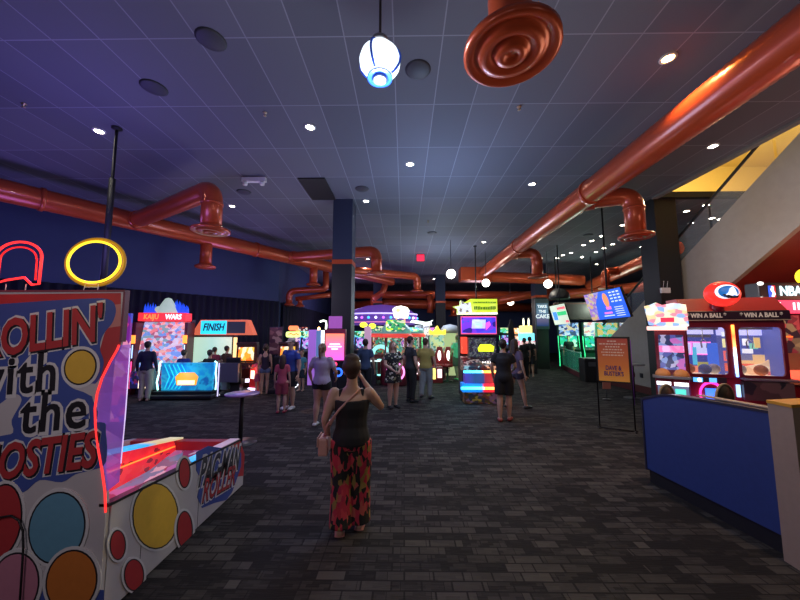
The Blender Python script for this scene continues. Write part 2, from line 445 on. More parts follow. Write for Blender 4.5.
for yy in (6.8, 2.44, 11.2): m = MB(); m.tube([(PX,yy-.05,PZ),(PX,yy+.05,PZ)], PR+.03, 28); m.build('joint_band', DUCT, t)
drop(t, (PX, 7.3, PZ-.02), (4.95, 6.85, PZ-.05), 3.93, .19, .33)
drop(t, (PX, 12.3, PZ-.02), (4.95, 12.0, PZ-.05), 3.93, .19, .33)
m = MB(); p, r = ridged((PX-1.1, 16.7, PZ-.1), (9.2, 16.7, 4.55), .27, .09, .005); m.tube(p, r, 24); m.box(PX-1.15, PX+.4, 16.35, 17.1, 4.5, 5.2, .04); m.build('cross_pipe', DUCT, t)
t = thing('air_duct', 'thick orange duct rising toward the stair opening on the far right', 'duct')
m = MB(); p, r = ridged((9.7, 17.0, 4.35), (8.6, 10.2, 4.55), .24, .08, .005); m.tube(p, r, 24); m.build('pipe', DUCT, t)
drop(t, (9.1, 13.6, 4.45), (8.3, 13.4, 4.4), 3.7, .16, .28)
m = MB(); p, r = ridged((8.0, 18.5, 3.9), (16, 12.5, 4.3), .26, .1, .005); m.tube(p, r, 24); m.build('pipe', DUCT, t)
# left duct
t = thing('air_duct', 'orange duct following the left wall with several branches down', 'duct')
def LD(s): return Vector((-8.4+3.13*s, 6.8+5.1*s, 4.9))
m = MB(); p, r = ridged(LD(-.8), LD(2.45), .24, .09, .006); m.tube(p, r, 24); m.build('pipe', DUCT, t)
d0 = (LD(1)-LD(0)).normalized()
for s in (.05, .95, 1.75): m = MB(); m.tube([LD(s)-d0*.04, LD(s)+d0*.04], .27, 24); m.build('joint_band', DUCT, t)
drop(t, LD(.34), (-4.02, 6.56, 4.9), 4.0, .2, .37)
drop(t, LD(1.19), (-1.02, 11.9, 4.9), 4.05, .2, .34)
drop(t, LD(1.68), (.72, 17.5, 4.9), 4.1, .2, .34)
def stub(parent, s, z, r=.17, rd=.3):
    c = LD(s); m = MB(); m.tube([(c.x, c.y, 4.9), (c.x, c.y, z+.1)], r, 20); m.build('branch', DUCT, parent)
    m = MB(); diffuser(m, (c.x, c.y, z), rd); m.build('diffuser', DUCT, parent)
stub(t, .66, 3.97); stub(t, 1.42, 3.95)
# loop of duct behind the central column
t = thing('air_duct', 'looping orange duct with a downturned end left of the central column', 'duct')
m = MB()
a = at(289, 304, Y=15.5); b = at(289, 291, Y=15.5); c = at(326, 289, Y=15.5); d = at(326, 266, Y=15.5)
pts = [a] + elbow(b, b-a, c-b, .35) + elbow(c, c-b, d-c, .2, 4) + [d]
m.tube(pts, .15, 18)
e = at(296, 299, Y=15.6); f = at(330, 295, Y=15.6); m.tube([e, f], .11, 14)
g = at(300, 305, Y=15.6); m.tube([at(300, 299, Y=15.6), g], .1, 14)
m.build('pipe', DUCT, t)
m = MB(); diffuser(m, (a.x, a.y, a.z-.05), .26); diffuser(m, (g.x, g.y, g.z-.05), .2); m.build('diffuser', DUCT, t)
# the near drop with a big round diffuser
t = thing('air_duct', 'near orange duct drop ending in a large round diffuser overhead', 'duct')
c = at(511, 47, Z=4.15)
m = MB(); p, r = ridged((c.x, c.y, 4.2), (c.x, c.y, CEIL), .165, .05, .004); m.tube(p, r, 28); m.build('pipe', DUCT, t)
m = MB(); diffuser(m, (c.x, c.y, 4.12), .37); m.build('diffuser', DUCT, t)
# far ducts
def farduct(pts, r, label, stubs=()):
    t = thing('air_duct', label, 'duct'); m = MB(); m.tube([Vector(p) for p in pts], r, 18); m.build('pipe', DUCT, t)
    for s in stubs:
        m = MB(); m.tube([s, (s[0], s[1], s[2]-.7)], r*.7, 14); m.build('branch', DUCT, t)
        m = MB(); diffuser(m, (s[0], s[1], s[2]-.75), r*1.2); m.build('diffuser', DUCT, t)
farduct([(-5.5,23,4.55),(14,23,4.5)], .28, 'level orange duct crossing the far end of the hall', [(-2.2,23,4.5),(1.9,23,4.5),(4.6,23,4.5),(9.5,23,4.5)])
farduct([(-5,26,3.9),(-1,25,4.1),(13,26.5,3.75)], .36, 'lower thick orange duct at the back wall of the hall', [(3.9,25.5,3.9),(6.5,25.8,3.9)])
farduct([at(373,299,Y=20), at(383,292,Y=20), at(386,282,Y=20)], .2, 'short bent orange duct right of the central column far back')
farduct([at(492,302,Y=19), at(545,292,Y=19), at(600,292,Y=20)], .22, 'bent orange duct behind the lime topped cabinet toward the right')
farduct([at(429,295,Y=21), at(431,303,Y=21), at(430,313,Y=21)], .2, 'short vertical orange duct left of the far middle column')

# ------------------------------------------------------------------ ceiling fixtures
def on_ceiling(x, y): return at(x, y, Z=CEIL-.005)
def downlight(x, y, m, k, label, grp='recessed lights of the main ceiling'):
    p = on_ceiling(x, y)
    if p.x > 6.8 and p.y < 8.6: p = at(x, y, Z=CEIL); 
    t = thing('ceiling_light', label, 'light', (p.x, p.y, CEIL-.004), 0, grp)
    r = .07
    b = MB(); b.lathe([(r,0),(r,-.014),(r+.03,-.012),(r+.03,0)], 20, caps=False); b.build('trim_ring', WHITE, t)
    b = MB(); b.lathe([(0,-.006),(r,-.006)], 20); o = b.build('lens', m, t)
    return p
DL = [(99,131),(310,127),(410,164),(713,146),(532,184),(366,201),(232,206),(302,276),(484,242),(368,259),(434,279)]
names = ['left of the hanging black pole','left of the big globe lamp','below the big globe lamp','right of the straight orange duct','near the upper middle of the ceiling',
 'just right of the central column','near the left round duct diffuser','low between the left ducts','above the small pendant lamps','inside the bend of the middle duct','at the far middle of the hall']
for (x, y), nm in zip(DL, names):
    p = downlight(x, y, LAMPW, 0, 'white recessed ceiling light ' + nm)
    lamp('SPOT', (p.x, p.y, CEIL-.05), 22, (1,.93,.82), .05, (0,0,0), R(95), .8)
p = downlight(668, 58, LAMPY, 0, 'warm yellow recessed ceiling light beside the straight orange duct')
lamp('SPOT', (p.x, p.y, CEIL-.05), 190, (1,.62,.25), .05, (0,0,0), R(100), .8)
far_l = [(622.7,225),(601.7,236),(592,240.7),(583.7,245),(571,252.7),(563,255),(557,258),(622,240),(612.7,244),(604,248),(596,252),(582,257),(596.7,264),(641.7,246.7),(686.7,211),(691,223),(706,205),(712,218),(720,219)]
for i, (x, y) in enumerate(far_l):
    p = downlight(x, y, LAMPW, 0, 'small white recessed light in the rows over the far right area', 'rows of recessed lights over the far right area')
for x, y in ((602,238),(640,252),(700,215)):
    p = on_ceiling(x, y); lamp('SPOT', (p.x, p.y, CEIL-.05), 40, (1,.95,.88), .1, (0,0,0), R(120), .8)
# exit sign, grille, emergency light, vents, sprinklers
p = at(420.5, 258, Y=15)
t = thing('exit_sign', 'red lit exit sign hanging from the ceiling far ahead', 'sign', (p.x, p.y, p.z))
m = MB(); m.box(-.19, .19, -.03, .03, -.17, .17, .01); m.build('housing', DARK, t)
m = MB(); m.box(-.17, .17, -.036, -.03, -.15, .15); m.build('face', glow('exit_red', (1,.02,.06), 2.2), t)
m = MB(); m.tube([(0,0,.17),(0,0,CEIL-p.z)], .012, 6); m.build('stem', DARK, t)
p0, p1 = at(297,178,Z=CEIL), at(325,199,Z=CEIL)
m = MB(); m.box(p0.x+.02, p0.x+.66, p1.y-1.25, p1.y+.0, CEIL-.03, CEIL-.001); o = m.build('air_grille', BLACK); tag(o, 'black rectangular air grille in the ceiling left of the central column', 'air vent')
p = at(254, 183, Z=CEIL-.15)
t = thing('emergency_light', 'white twin head emergency light on the ceiling left of the air grille', 'light', (p.x, p.y, CEIL))
m = MB(); m.box(-.28,.28,-.05,.05,-.13,-.02,.015); m.build('housing', WHITE, t)
for s in (-1, 1):
    m = MB(); m.lathe([(0,-.03),(.05,-.03),(.06,.02),(.04,.06),(0,.06)], 14, (s*.2,-.02,-.18)); m.build('lamp_head', WHITE, t)
for x, y, lb in ((154,88,'flat dark ceiling speaker at the upper left'),(418,70,'flat dark ceiling speaker right of the big globe lamp'),(211,40,'flat dark ceiling speaker left of the big globe lamp'),(362,189,'small dark ceiling speaker above the central column'),(244,192,'small dark ceiling speaker near the emergency light'),(432,233,'small dark ceiling speaker above the exit sign'),(588,235,'dark ceiling speaker between the small lights at right')):
    p = on_ceiling(x, y); m = MB(); m.lathe([(0,-.02),(.15,-.02),(.18,0),(0,0)], 20, (p.x, p.y, CEIL-.001)); o = m.build('ceiling_speaker', mat('speaker_grey',(.05,.05,.07),.6)); tag(o, lb, 'speaker')
for x, y, lb in ((265,113,'tiny brass sprinkler head left of the nearest ceiling light'),(519,107,'tiny brass sprinkler head right of the big globe lamp'),(24,104,'tiny brass sprinkler head at the far left of the ceiling'),(428,221,'tiny brass sprinkler head far along the ceiling')):
    p = on_ceiling(x, y); m = MB(); m.lathe([(.035,0),(.035,-.01),(.012,-.015),(.01,-.05),(.025,-.055),(.025,-.06),(0,-.062)], 10, (p.x, p.y, CEIL)); o = m.build('sprinkler', mat('brass',(.6,.45,.3),.3,.9)); tag(o, lb, 'sprinkler')
# pendants
GLOBE = mat('globe_glass', (.8,.9,1), .2, emit=1.5, ecol=(.78,.9,1)); BLUEG = mat('blue_enamel', (.01,.05,.4), .3, emit=.25, ecol=(.02,.1,.7))
GLOBEF = glow('globe_glass_far', (1,.93,.8), 7)
def pendant(x, y, Y, r, label, big=False):
    q = .86 if big else 1
    p = at(x, y, Y=Y); t = thing('pendant_lamp', label, 'lamp', (p.x, p.y, p.z), 0, None)
    m = MB(); prof = [(0,-r*.95),(r*.35,-r*.93),(r*.7,-r*.72),(r*.95,-r*.3),(r,.05*r),(r*.9,r*.45),(r*.62,r*.82),(r*.4,r*.98)]
    m.lathe([(a, b*q) for a, b in prof], 32); m.build('globe', GLOBE if big else GLOBEF, t)
    m = MB(); m.lathe([(r*.42,r*.9),(r*.5,r*.98),(r*.42,r*1.15),(r*.2,r*1.32),(r*.08,r*1.4),(0,r*1.4)], 24); m.build('fitter', STEEL if big else DARK, t)
    m = MB(); m.tube([(0,0,r*1.35),(0,0,CEIL-p.z)], .012, 8); m.build('stem', DARK, t)
    if big:
        m = MB()
        for a in (R(250), R(345), R(165)): m.tube([(r*1.02*math.cos(u)*math.cos(a), r*1.02*math.cos(u)*math.sin(a), r*.97*q*math.sin(u)) for u in [R(v) for v in range(-55,60,10)]], .011, 8)
        m.lathe([(r*.56,-r*.84),(r*.6,-r*.86),(r*.6,-r*.8),(r*.54,-r*.78)], 28); m.build('blue_band', BLUEG, t)
        m = MB(); m.lathe([(0,-r*1.02),(r*.3,-r*1.0),(r*.36,-r*.93),(r*.3,-r*.9)], 24); m.build('bottom_cap', STEEL, t)
    lamp('POINT', (p.x, p.y, p.z-r-.12), 45 if big else 14, (.8,.9,1) if big else (1,.9,.75), .1)
pendant(380, 62, 2.75, .188, 'big lit globe pendant lamp with blue bands hanging near overhead', True)
pendant(451, 274, 12.7, .18, 'small lit globe pendant lamp right of the exit sign')
pendant(486, 283, 14.5, .17, 'lit globe pendant lamp at the end of the straight duct')
pendant(548, 284, 14.5, .18, 'lit globe pendant lamp in front of the far right column')
pendant(510.5, 302, 20, .2, 'lit globe pendant lamp right above the lime topped cabinet')
# hanging poles
def pole(x, ytop, z1, label, r=.02, thick=None):
    p = on_ceiling(x, ytop); m = MB(); m.tube([(p.x,p.y,CEIL),(p.x,p.y,z1)], r, 8)
    if thick: m.tube([(p.x,p.y,CEIL-thick),(p.x,p.y,z1)], r*2, 10)
    m.lathe([(.08,0),(.08,-.03),(.02,-.05)], 12, (p.x,p.y,CEIL)); o = m.build('ceiling_pole', BLACK); tag(o, label, 'pole'); return p
pole(117, 128, 2.1, 'thick black pole hanging from the ceiling behind the yellow neon ring', .024, .95)
pole(475, 246, 3.1, 'thin black pole hanging from the ceiling left of the straight duct', .025)
# ------------------------------------------------------------------ people
SKIN = mat('skin', (.52,.31,.22), .5, noise=.06); SKIN2 = mat('skin_tan', (.42,.24,.16), .5, noise=.06)
HAIRD = mat('dark_hair', (.025,.015,.012), .6, noise=.3, nscale=60); HAIRB = mat('brown_hair', (.055,.027,.017), .6, noise=.3, nscale=60); HAIRL = mat('light_brown_hair', (.2,.11,.06), .6, noise=.3, nscale=60)
CLB = mat('black_cloth', (.012,.012,.014), .85, noise=.3); 
def cloth(n, c): return mat(n+'_cloth', c, .85, noise=.12, nscale=15)
EYEW = mat('eye_white', (.7,.7,.68), .3); LIPS = mat('lips', (.4,.12,.1), .5)
def person(label, x, y, h, heading=0, skin=None, hair=None, hairstyle='short', top=None, sleeve='short', bottom=None, legs='pants', shoes=None, fat=1.0,
           arms=(None, None), stride=0.0, lod=1, extras=(), headturn=0, z=0, seated=False, group=None, hem=.5, sx=1.0):
    """heading 0 looks along +Y, away from the camera. arms: (left, right) lists of elbow and wrist points as fractions of height"""
    t = thing('person', label, 'person', (x, y, z), heading, group)
    skin = skin or SKIN; S = h; V = .011 if lod == 0 else .019
    def P(a, b, c): return Vector((a*S, b*S, c*S))
    # joints
    hipz = .52; J = {}
    for s in (-1, 1):
        f = stride*s
        J['hip', s] = P(s*.05, 0, hipz)
        J['knee', s] = P(s*.052, f*.5+.012, .285); J['ank', s] = P(s*.052, f-.01, .045 + (.03 if f < -.05 else 0))
        if seated:
            J['knee', s] = P(s*.07, .23, .50); J['ank', s] = P(s*.07, .24, .27)
    armdef = {-1: (P(-.128*fat, -.012, .635), P(-.138*fat, .03, .49)), 1: (P(.128*fat, -.012, .635), P(.138*fat, .03, .49))}
    for s, a in zip((-1, 1), arms):
        if a: armdef[s] = (P(*a[0]), P(*a[1]))
    # legs closer than hips: base body
    b = MB(); g = fat
    def torso(m, infl=0, z0=.47, z1=.9, seg=18):
        prof = [(.47,.062,.05,-.005),(.505,.088,.062,-.005),(.545,.088,.062,-.004),(.60,.074,.052,0),(.66,.074,.053,.002),(.72,.082,.06,.002),(.77,.086,.055,0),(.80,.082,.042,-.004),(.822,.056,.034,-.006),(.84,.034,.03,-.004),(.87,.03,.03,0),(.9,.03,.03,.004)]
        prof = [p for p in prof if z0-.001 <= p[0] <= z1+.001]
        def interp(z):
            full = [(.47,.062,.05,-.005),(.505,.088,.062,-.005),(.545,.088,.062,-.004),(.60,.074,.052,0),(.66,.074,.053,.002),(.72,.082,.06,.002),(.77,.086,.055,0),(.80,.082,.042,-.004),(.822,.056,.034,-.006),(.84,.034,.03,-.004),(.87,.03,.03,0),(.9,.03,.03,.004)]
            for p, q in zip(full, full[1:]):
                if p[0] <= z <= q[0]:
                    u = (z-p[0])/(q[0]-p[0]); return tuple(p[i]+(q[i]-p[i])*u for i in range(4))
            return full[0]
        if prof[0][0] > z0+.002: prof.insert(0, (z0,)+interp(z0)[1:])
        if prof[-1][0] < z1-.002: prof.append((z1,)+interp(z1)[1:])
        w = lambda zz: g if zz < .8 else 1+(g-1)*.4
        m.tube([P(0, p[3], p[0]) for p in prof], [((p[1]*w(p[0]))*S+infl, (p[2]*w(p[0])**1.5)*S+infl) for p in prof], seg, ref=(1,0,0), flat=True)
    torso(b)
    for s in (-1, 1):
        hp, k, a = J['hip', s], J['knee', s], J['ank', s]
        lg = 1+(g-1)*.7
        calf = k.lerp(a, .35) + P(0, -.006, 0)
        b.tube([hp, hp.lerp(k, .4), k, calf, a], [.054*S*lg, .048*S*lg, .034*S*lg, .034*S*lg, .02*S], 14, ref=(1,0,0), flat=False)
        toe = a + P(s*.012, .085, -.028); heel = a + P(0, -.02, -.024)
        b.tube([heel, a + P(s*.004, .03, -.018), toe], [.021*S, (.024*S,.022*S), (.026*S,.014*S)], 12, ref=(1,0,0), flat=False)
        sh = P(s*.094*(1+(g-1)*.6), -.004, .80); e, w_ = armdef[s]
        b.tube([sh, sh.lerp(e, .5), e, e.lerp(w_, .35), w_], [.03*S*lg, .028*S*lg, .021*S*lg, .021*S*lg, .0135*S], 12, flat=False)
        # palm
        d = (w_-e).normalized(); J['hd', s] = d
        b.tube([w_, w_ + d*.028*S, w_ + d*.052*S], [(.014*S,.011*S), (.023*S,.012*S), (.022*S,.01*S)], 12, ref=(0,1,0), flat=False)
    # head
    hy = .006
    b.tube([P(0,-.002,.83), P(0, .004, .90)], .031*S, 14, flat=False)
    b.ball(P(0, -.002, .943), (.045*S, .056*S, .056*S), 20, 14)
    b.tube([P(0, .012, .935), P(0, .022, .905), P(0, .027, .888)], [(.042*S,.034*S), (.036*S,.03*S), (.022*S,.02*S)], 14, ref=(1,0,0), flat=False)
    b.tube([P(0, .05, .94), P(0, .064, .918)], [.006*S, .0105*S], 8, flat=False)
    for s in (-1, 1):
        b.ball(P(s*.047, -.002, .925), (.008*S, .014*S, .019*S), 10, 8)
    ex = MB()
    # five fingers each hand, rooted in the palm
    for s in (-1, 1):
        d = J['hd', s]; w_ = armdef[s][1]; side = Vector((0,1,0)); side = (side - d*side.dot(d)).normalized(); nrm = d.cross(side).normalized()
        inn = Vector((-s,0,0)); 
        if nrm.dot(inn) < 0: nrm = -nrm
        for k, (o, L) in enumerate(((.018,.040),(.006,.046),(-.006,.043),(-.017,.034))):
            r0 = w_ + d*.045*S + side*o*S; r1 = r0 + d*L*.55*S + nrm*.004*S; r2 = r1 + d*L*.38*S + nrm*.014*S
            ex.tube([r0, r1, r2], [.0058*S, .0052*S, .0042*S], 8, flat=False)
        r0 = w_ + d*.014*S + side*.014*S; r1 = r0 + d*.022*S + side*.018*S + nrm*.004*S; r2 = r1 + d*.022*S + side*.003*S + nrm*.006*S
        ex.tube([r0, r1, r2], [.0072*S, .0064*S, .005*S], 8, flat=False)
    body = remeshed(b, V, 3, ex).build('body', [skin], t)
    # face details
    m = MB()
    for s in (-1, 1): m.ball(P(s*.019, .0475, .938), (.0075*S,.005*S,.0045*S), 10, 6)
    m.build('eyes', EYEW, t)
    m = MB()
    for s in (-1, 1): m.ball(P(s*.019, .0515, .938), (.0035*S,.0025*S,.0035*S), 8, 6); m.tube([P(s*.01,.053,.951), P(s*.028,.046,.952)], .0022*S, 6)
    m.build('pupils', HAIRD, t)
    m = MB(); m.tube([P(-.014,.047,.901), P(0,.053,.9025), P(.014,.047,.901)], [.002*S,.0042*S,.002*S], 8, flat=False); m.build('mouth', LIPS, t)
    # hair
    m = MB()
    hr = hair or HAIRD
    m.ball(P(0, -.013, .952), (.052*S, .056*S, .056*S), 20, 14)
    m.tube([P(0, -.03, .95), P(0, -.03, .905)], [(.046*S,.034*S), (.036*S,.022*S)], 16, ref=(1,0,0), flat=False)
    if hairstyle == 'bun':
        m.ball(P(0, -.03, 1.008), (.048*S,.042*S,.034*S), 14, 10)
        for k in range(7): a = k*.9; m.ball(P(.024*math.cos(a), -.03+.022*math.sin(a), 1.012+.012*math.sin(a*2)), .015*S, 8, 6)
        m.ball(P(0,-.03,.965), (.06*S,.055*S,.052*S), 14, 10)
    if hairstyle == 'pony':
        m.tube([P(0,-.06,.965), P(0,-.092,.94), P(0,-.09,.87), P(0,-.078,.80)], [.018*S,.022*S,.02*S,.008*S], 10, flat=False)
    if hairstyle == 'long':
        m.tube([P(0,-.03,.95), P(0,-.045,.88), P(0,-.052,.82), P(0,-.055,.76)], [(.052*S,.038*S), (.056*S,.03*S), (.055*S,.022*S), (.04*S,.012*S)], 14, ref=(1,0,0), flat=False)
        for s in (-1, 1): m.tube([P(s*.043,0,.94), P(s*.052,-.002,.88), P(s*.056,.005,.80)], [.014*S,.017*S,.01*S], 10, flat=False)
    remeshed(m, V, 2).build('hair', hr, t)
    if hairstyle == 'cap' or 'cap' in extras:
        m = MB(); m.lathe([(.055*S,-.005*S),(.055*S,.02*S),(.045*S,.046*S),(.02*S,.058*S),(0,.06*S)], 20, P(0,-.008,.955))
        m.prism([(p[0], p[1]) for p in arc((0,0,0), .045*S, 0, PI, 10, 'xy')], .955*S, .96*S, 'z'); 
        for v in m.bm.verts:
            pass
        m.tube([P(0,.035,.958), P(0,.085,.95)], [(.045*S,.004*S), (.036*S,.003*S)], 14, ref=(1,0,0), flat=False)
        m.build('cap', cloth('cap', (.35,.32,.3)), t)
    I = .009
    # top
    if top:
        m = MB()
        if sleeve == 'tank':
            torso(m, I, hem, .765)
            for s in (-1, 1): m.tube([P(s*.058,.045,.755), P(s*.06,.02,.815), P(s*.06,-.02,.82), P(s*.055,-.045,.765)], [(.022*S,.008*S)]*4, 10, ref=(1,0,0), flat=False)
        else:
            torso(m, I, hem, .835)
            fr = {'short': .62, 'long': 1.0, 'cap': .35}[sleeve]
            for s in (-1, 1):
                sh = P(s*.088*(1+(g-1)*.6), -.004, .802); e, w_ = armdef[s]
                if sleeve == 'long': m.tube([sh, sh.lerp(e,.5), e, w_], [.037*S,.036*S,.029*S,.021*S], 12, flat=True)
                m.ball(sh+P(-s*.004,0,-.004), .0385*S*(1+(g-1)*.3), 12, 8)
                if sleeve != 'long': m.tube([sh, sh.lerp(e, fr)], [.037*S,.037*S*(1+(g-1)*.7)], 14, flat=True)
        if legs == 'dress':
            m.tube([P(0,-.002,.56), P(0,-.003,.48), P(0,0,.38)], [(.096*S*g,.068*S*g),(.108*S*g,.08*S*g),(.12*S*g,.09*S*g)], 20, ref=(1,0,0), flat=True)
        remeshed(m, V, 2).build('dress' if legs == 'dress' else 'shirt', top, t)
    # bottom
    if bottom and legs != 'dress':
        m = MB(); torso(m, I*.7, .475, .575 if hem < .56 else .6)
        lg = 1+(g-1)*.7
        for s in (-1, 1):
            hp, k, a = J['hip', s], J['knee', s], J['ank', s]
            if legs == 'pants': pts, rr = [hp, hp.lerp(k,.5), k, k.lerp(a,.5), a + P(0,0,.0)], [.062*S*lg,.056*S*lg,.045*S*lg,.042*S,.038*S]
            elif legs == 'wide': pts, rr = [hp, hp.lerp(k,.5), k, k.lerp(a,.5), a + P(0,0,-.004)], [.064*S*lg,.064*S*lg,.058*S*lg,.056*S*lg,.058*S*lg]
            elif legs == 'shorts': pts, rr = [hp, hp.lerp(k,.5), hp.lerp(k,.85)], [.062*S*lg,.062*S*lg,.058*S*lg]
            else: pts, rr = [hp, hp.lerp(k,.35)], [.064*S*lg,.064*S*lg]
            m.tube(pts, rr, 14, ref=(1,0,0), flat=True)
        if legs == 'skirt': m.tube([P(0,0,.55), P(0,0,.42)], [(.1*S*g,.07*S*g),(.11*S*g,.085*S*g)], 18, ref=(1,0,0), flat=True)
        remeshed(m, V, 2).build('trousers' if legs in ('pants','wide') else 'shorts', bottom, t)
    # shoes
    if shoes:
        for s in (-1, 1):
            a = J['ank', s]; m = MB()
            m.tube([a+P(0,-.022,-.022), a+P(s*.004,.03,-.02), a+P(s*.012,.088,-.028)], [(.027*S,.022*S), (.029*S,.025*S), (.03*S,.017*S)], 12, ref=(1,0,0), flat=False)
            m.build('shoe', shoes, t)
    return t
FLORAL = picture('floral_print_cloth', [(.012,.012,.015),(.014,.014,.014),(.5,.03,.06),(.02,.02,.02),(.58,.05,.07),(.015,.015,.015),(.42,.02,.06),(.5,.1,.08),(.02,.02,.015),(.3,.2,.05),(.48,.03,.05)], (38,38,17), 0, distort=.12, rough=.85)
DOTS = picture('dotted_dress_cloth', [(.012,.012,.014)]*4+[(.6,.58,.5),(.012,.012,.014),(.3,.32,.2)], (22,22,22), 0, rough=.85)
PEACH = mat('pink_leather', (.62,.32,.26), .45)

def foot(x, y): p = at(x, y, Z=0); return p.x, p.y
# foreground woman: dark tank top, floral trousers, right hand raised to her face
x, y = foot(350, 530)
HY = 1.62
w = person('woman in black tank top and red floral trousers walking away in the foreground', x, y, HY, R(3), hair=HAIRB, hairstyle='bun', top=CLB, sleeve='tank', bottom=FLORAL, legs='wide', fat=1.24, lod=0,
       arms=([(-.158,-.02,.645),(-.145,.05,.51)], [(.178,.055,.70),(.06,.12,.86)]), shoes=None, stride=.03, hem=.5)
for s in (-1, 1):
    m = MB(); S = HY; f = .03*s
    m.tube([(s*.052*S, (f-.04)*S, .008), (s*.06*S, (f+.03)*S, .008), (s*.066*S, (f+.085)*S, .008)], [(.028*S,.008),(.03*S,.008),(.031*S,.008)], 14, ref=(1,0,0), flat=False)
    m.build('sandal', mat('pink_sandal', (.6,.25,.22), .5), w)
t = thing('handbag', 'pink crossbody handbag hanging at the left hip of the woman in floral trousers', 'bag', (x-.265, y-.0, .80), R(3))
m = MB(); m.box(-.045,.045,-.1,.1,-.09,.08,.02); m.build('bag_body', PEACH, t)
m = MB(); m.prism([(-.1,.085),(.1,.085),(.1,.0),(0,-.03),(-.1,.0)], -.055, -.045, 'x'); m.build('flap', PEACH, t)
m = MB(); pts = [(-.0,-.02,.07),(.04,-.115,.2),(.16,-.145,.36),(.26,-.135,.46),(.345,-.075,.53),(.36,.0,.535),(.34,.075,.5),(.2,.15,.36),(.06,.12,.2),(.0,.05,.07)]
m.tube(pts, [(.004,.011)]*len(pts), 8, ref=(0,1,0)); m.build('strap', PEACH, t)

x, y = foot(321, 425); person('woman in pale lavender t-shirt and black shorts with a long ponytail', x, y, 1.66, R(-8), hair=HAIRL, hairstyle='pony', top=cloth('lavender',(.42,.38,.52)), bottom=CLB, legs='short shorts', fat=1.25, stride=.05, shoes=mat('white_shoe',(.6,.6,.6),.5),
       arms=([(-.17,.0,.65),(-.155,.05,.52)], [(.165,.03,.65),(.14,.12,.56)]))
x, y = foot(289, 409); person('man in blue t-shirt, dark shorts and cap beside the small girl in red', x, y, 1.74, R(160), hair=HAIRB, top=cloth('royal_blue',(.025,.06,.32)), bottom=cloth('dark_navy',(.02,.02,.03)), legs='shorts', fat=1.2, extras=('cap',), shoes=WHITE, skin=SKIN)
x, y = foot(281, 413); person('girl in red pink dress walking in front of the man in blue', x, y, 1.36, R(10), hair=HAIRB, hairstyle='long', top=cloth('coral_red',(.5,.09,.13)), bottom=cloth('red',(.3,.05,.07)), legs='shorts', shoes=mat('red_shoe',(.35,.03,.05),.5), fat=.95)
x, y = foot(301, 391); person('small child in a teal top standing behind the man in blue', x, y, 1.3, R(170), hair=HAIRL, top=cloth('teal',(.08,.35,.42)), bottom=cloth('dark_teal',(.02,.05,.06)), legs='shorts', fat=.9)
x, y = foot(264, 394); person('girl in dark top and denim shorts beside the second flame screen', x, y, 1.48, R(20), hair=HAIRB, hairstyle='bun', top=cloth('dark_plum',(.03,.02,.04)), sleeve='tank', bottom=cloth('denim',(.12,.16,.28)), legs='short', fat=.95)
x, y = foot(257.5, 393); person('child in bright pink leaning beside the red racing seat', x, y, 1.12, R(60), hair=HAIRL, hairstyle='long', top=cloth('bright_pink',(.6,.12,.28)), bottom=cloth('pink',(.4,.08,.2)), legs='shorts', fat=.95, arms=([(-.14,.08,.68),(-.13,.2,.72)], None))
x, y = foot(144, 401); person('person in dark top and beige trousers facing the big tilted screen', x, y, 1.64, R(10), hair=HAIRD, hairstyle='short', top=cloth('dark_blue',(.015,.015,.045)), sleeve='long', bottom=cloth('beige',(.42,.38,.28)), legs='pants', fat=1.1)
x, y = foot(365, 400); person('man in slate blue shirt standing right of the central column', x, y, 1.7, R(-10), hair=HAIRD, top=cloth('slate_blue',(.045,.07,.15)), bottom=cloth('dark_navy',(.02,.02,.03)), fat=1.1)
x, y = foot(393, 408); person('woman in a black and white patterned dress holding her hands together', x, y, 1.66, R(-150), hair=HAIRL, hairstyle='long', top=DOTS, legs='dress', fat=1.2, arms=([(-.15,.02,.66),(-.03,.13,.56)], [(.15,.02,.66),(.03,.13,.555)]), shoes=CLB, hem=.5)
x, y = foot(411, 402); person('man in black t-shirt and black trousers beside the olive shirt', x, y, 1.78, R(-60), hair=HAIRD, top=cloth('charcoal',(.022,.024,.03)), bottom=CLB, fat=1.15, shoes=CLB, headturn=0)
x, y = foot(426, 399); person('man in olive yellow t-shirt and pale grey trousers', x, y, 1.72, R(-25), hair=HAIRB, top=cloth('olive_yellow',(.36,.27,.07)), bottom=cloth('pale_grey',(.25,.25,.25)), fat=1.25, shoes=DARK, stride=.06)
x, y = foot(458, 381); person('person in mint green shirt walking in the green floor light', x, y, 1.78, R(20), hair=HAIRL, top=cloth('mint',(.2,.45,.36)), bottom=cloth('grey_brown',(.12,.1,.09)), legs='shorts', fat=1.25, stride=.07, shoes=mat('green_shoe',(.1,.6,.2),.5))
x, y = foot(446.5, 380); person('toddler in pale top held by the hand left of the mint green shirt', x, y, .85, R(0), hair=HAIRL, top=cloth('pale_mint',(.35,.4,.3)), bottom=cloth('mint2',(.2,.25,.22)), legs='shorts', fat=1.15)
x, y = foot(444, 373); person('woman in maroon standing at the white lit stools', x, y, 1.55, R(-20), hair=mat('auburn_hair',(.16,.03,.02),.6), hairstyle='long', top=cloth('maroon',(.2,.03,.04)), bottom=CLB)
x, y = foot(505, 421); person('person in black t-shirt and black shorts in front of the lime topped cabinet', x, y, 1.74, R(-20), hair=HAIRD, top=CLB, bottom=CLB, legs='shorts', fat=1.15, stride=.04, shoes=mat('red_sandal',(.3,.05,.04),.5), arms=([(-.14,.0,.65),(-.13,.05,.51)], [(.14,.03,.66),(.1,.13,.6)]))
x, y = foot(517, 409); person('walking person in mauve top and dark shorts behind the one in black', x, y, 1.72, R(-60), hair=HAIRB, hairstyle='long', top=cloth('mauve',(.13,.08,.13)), bottom=cloth('dark_plum',(.03,.02,.04)), legs='short', fat=1.0, stride=.14, shoes=DARK)
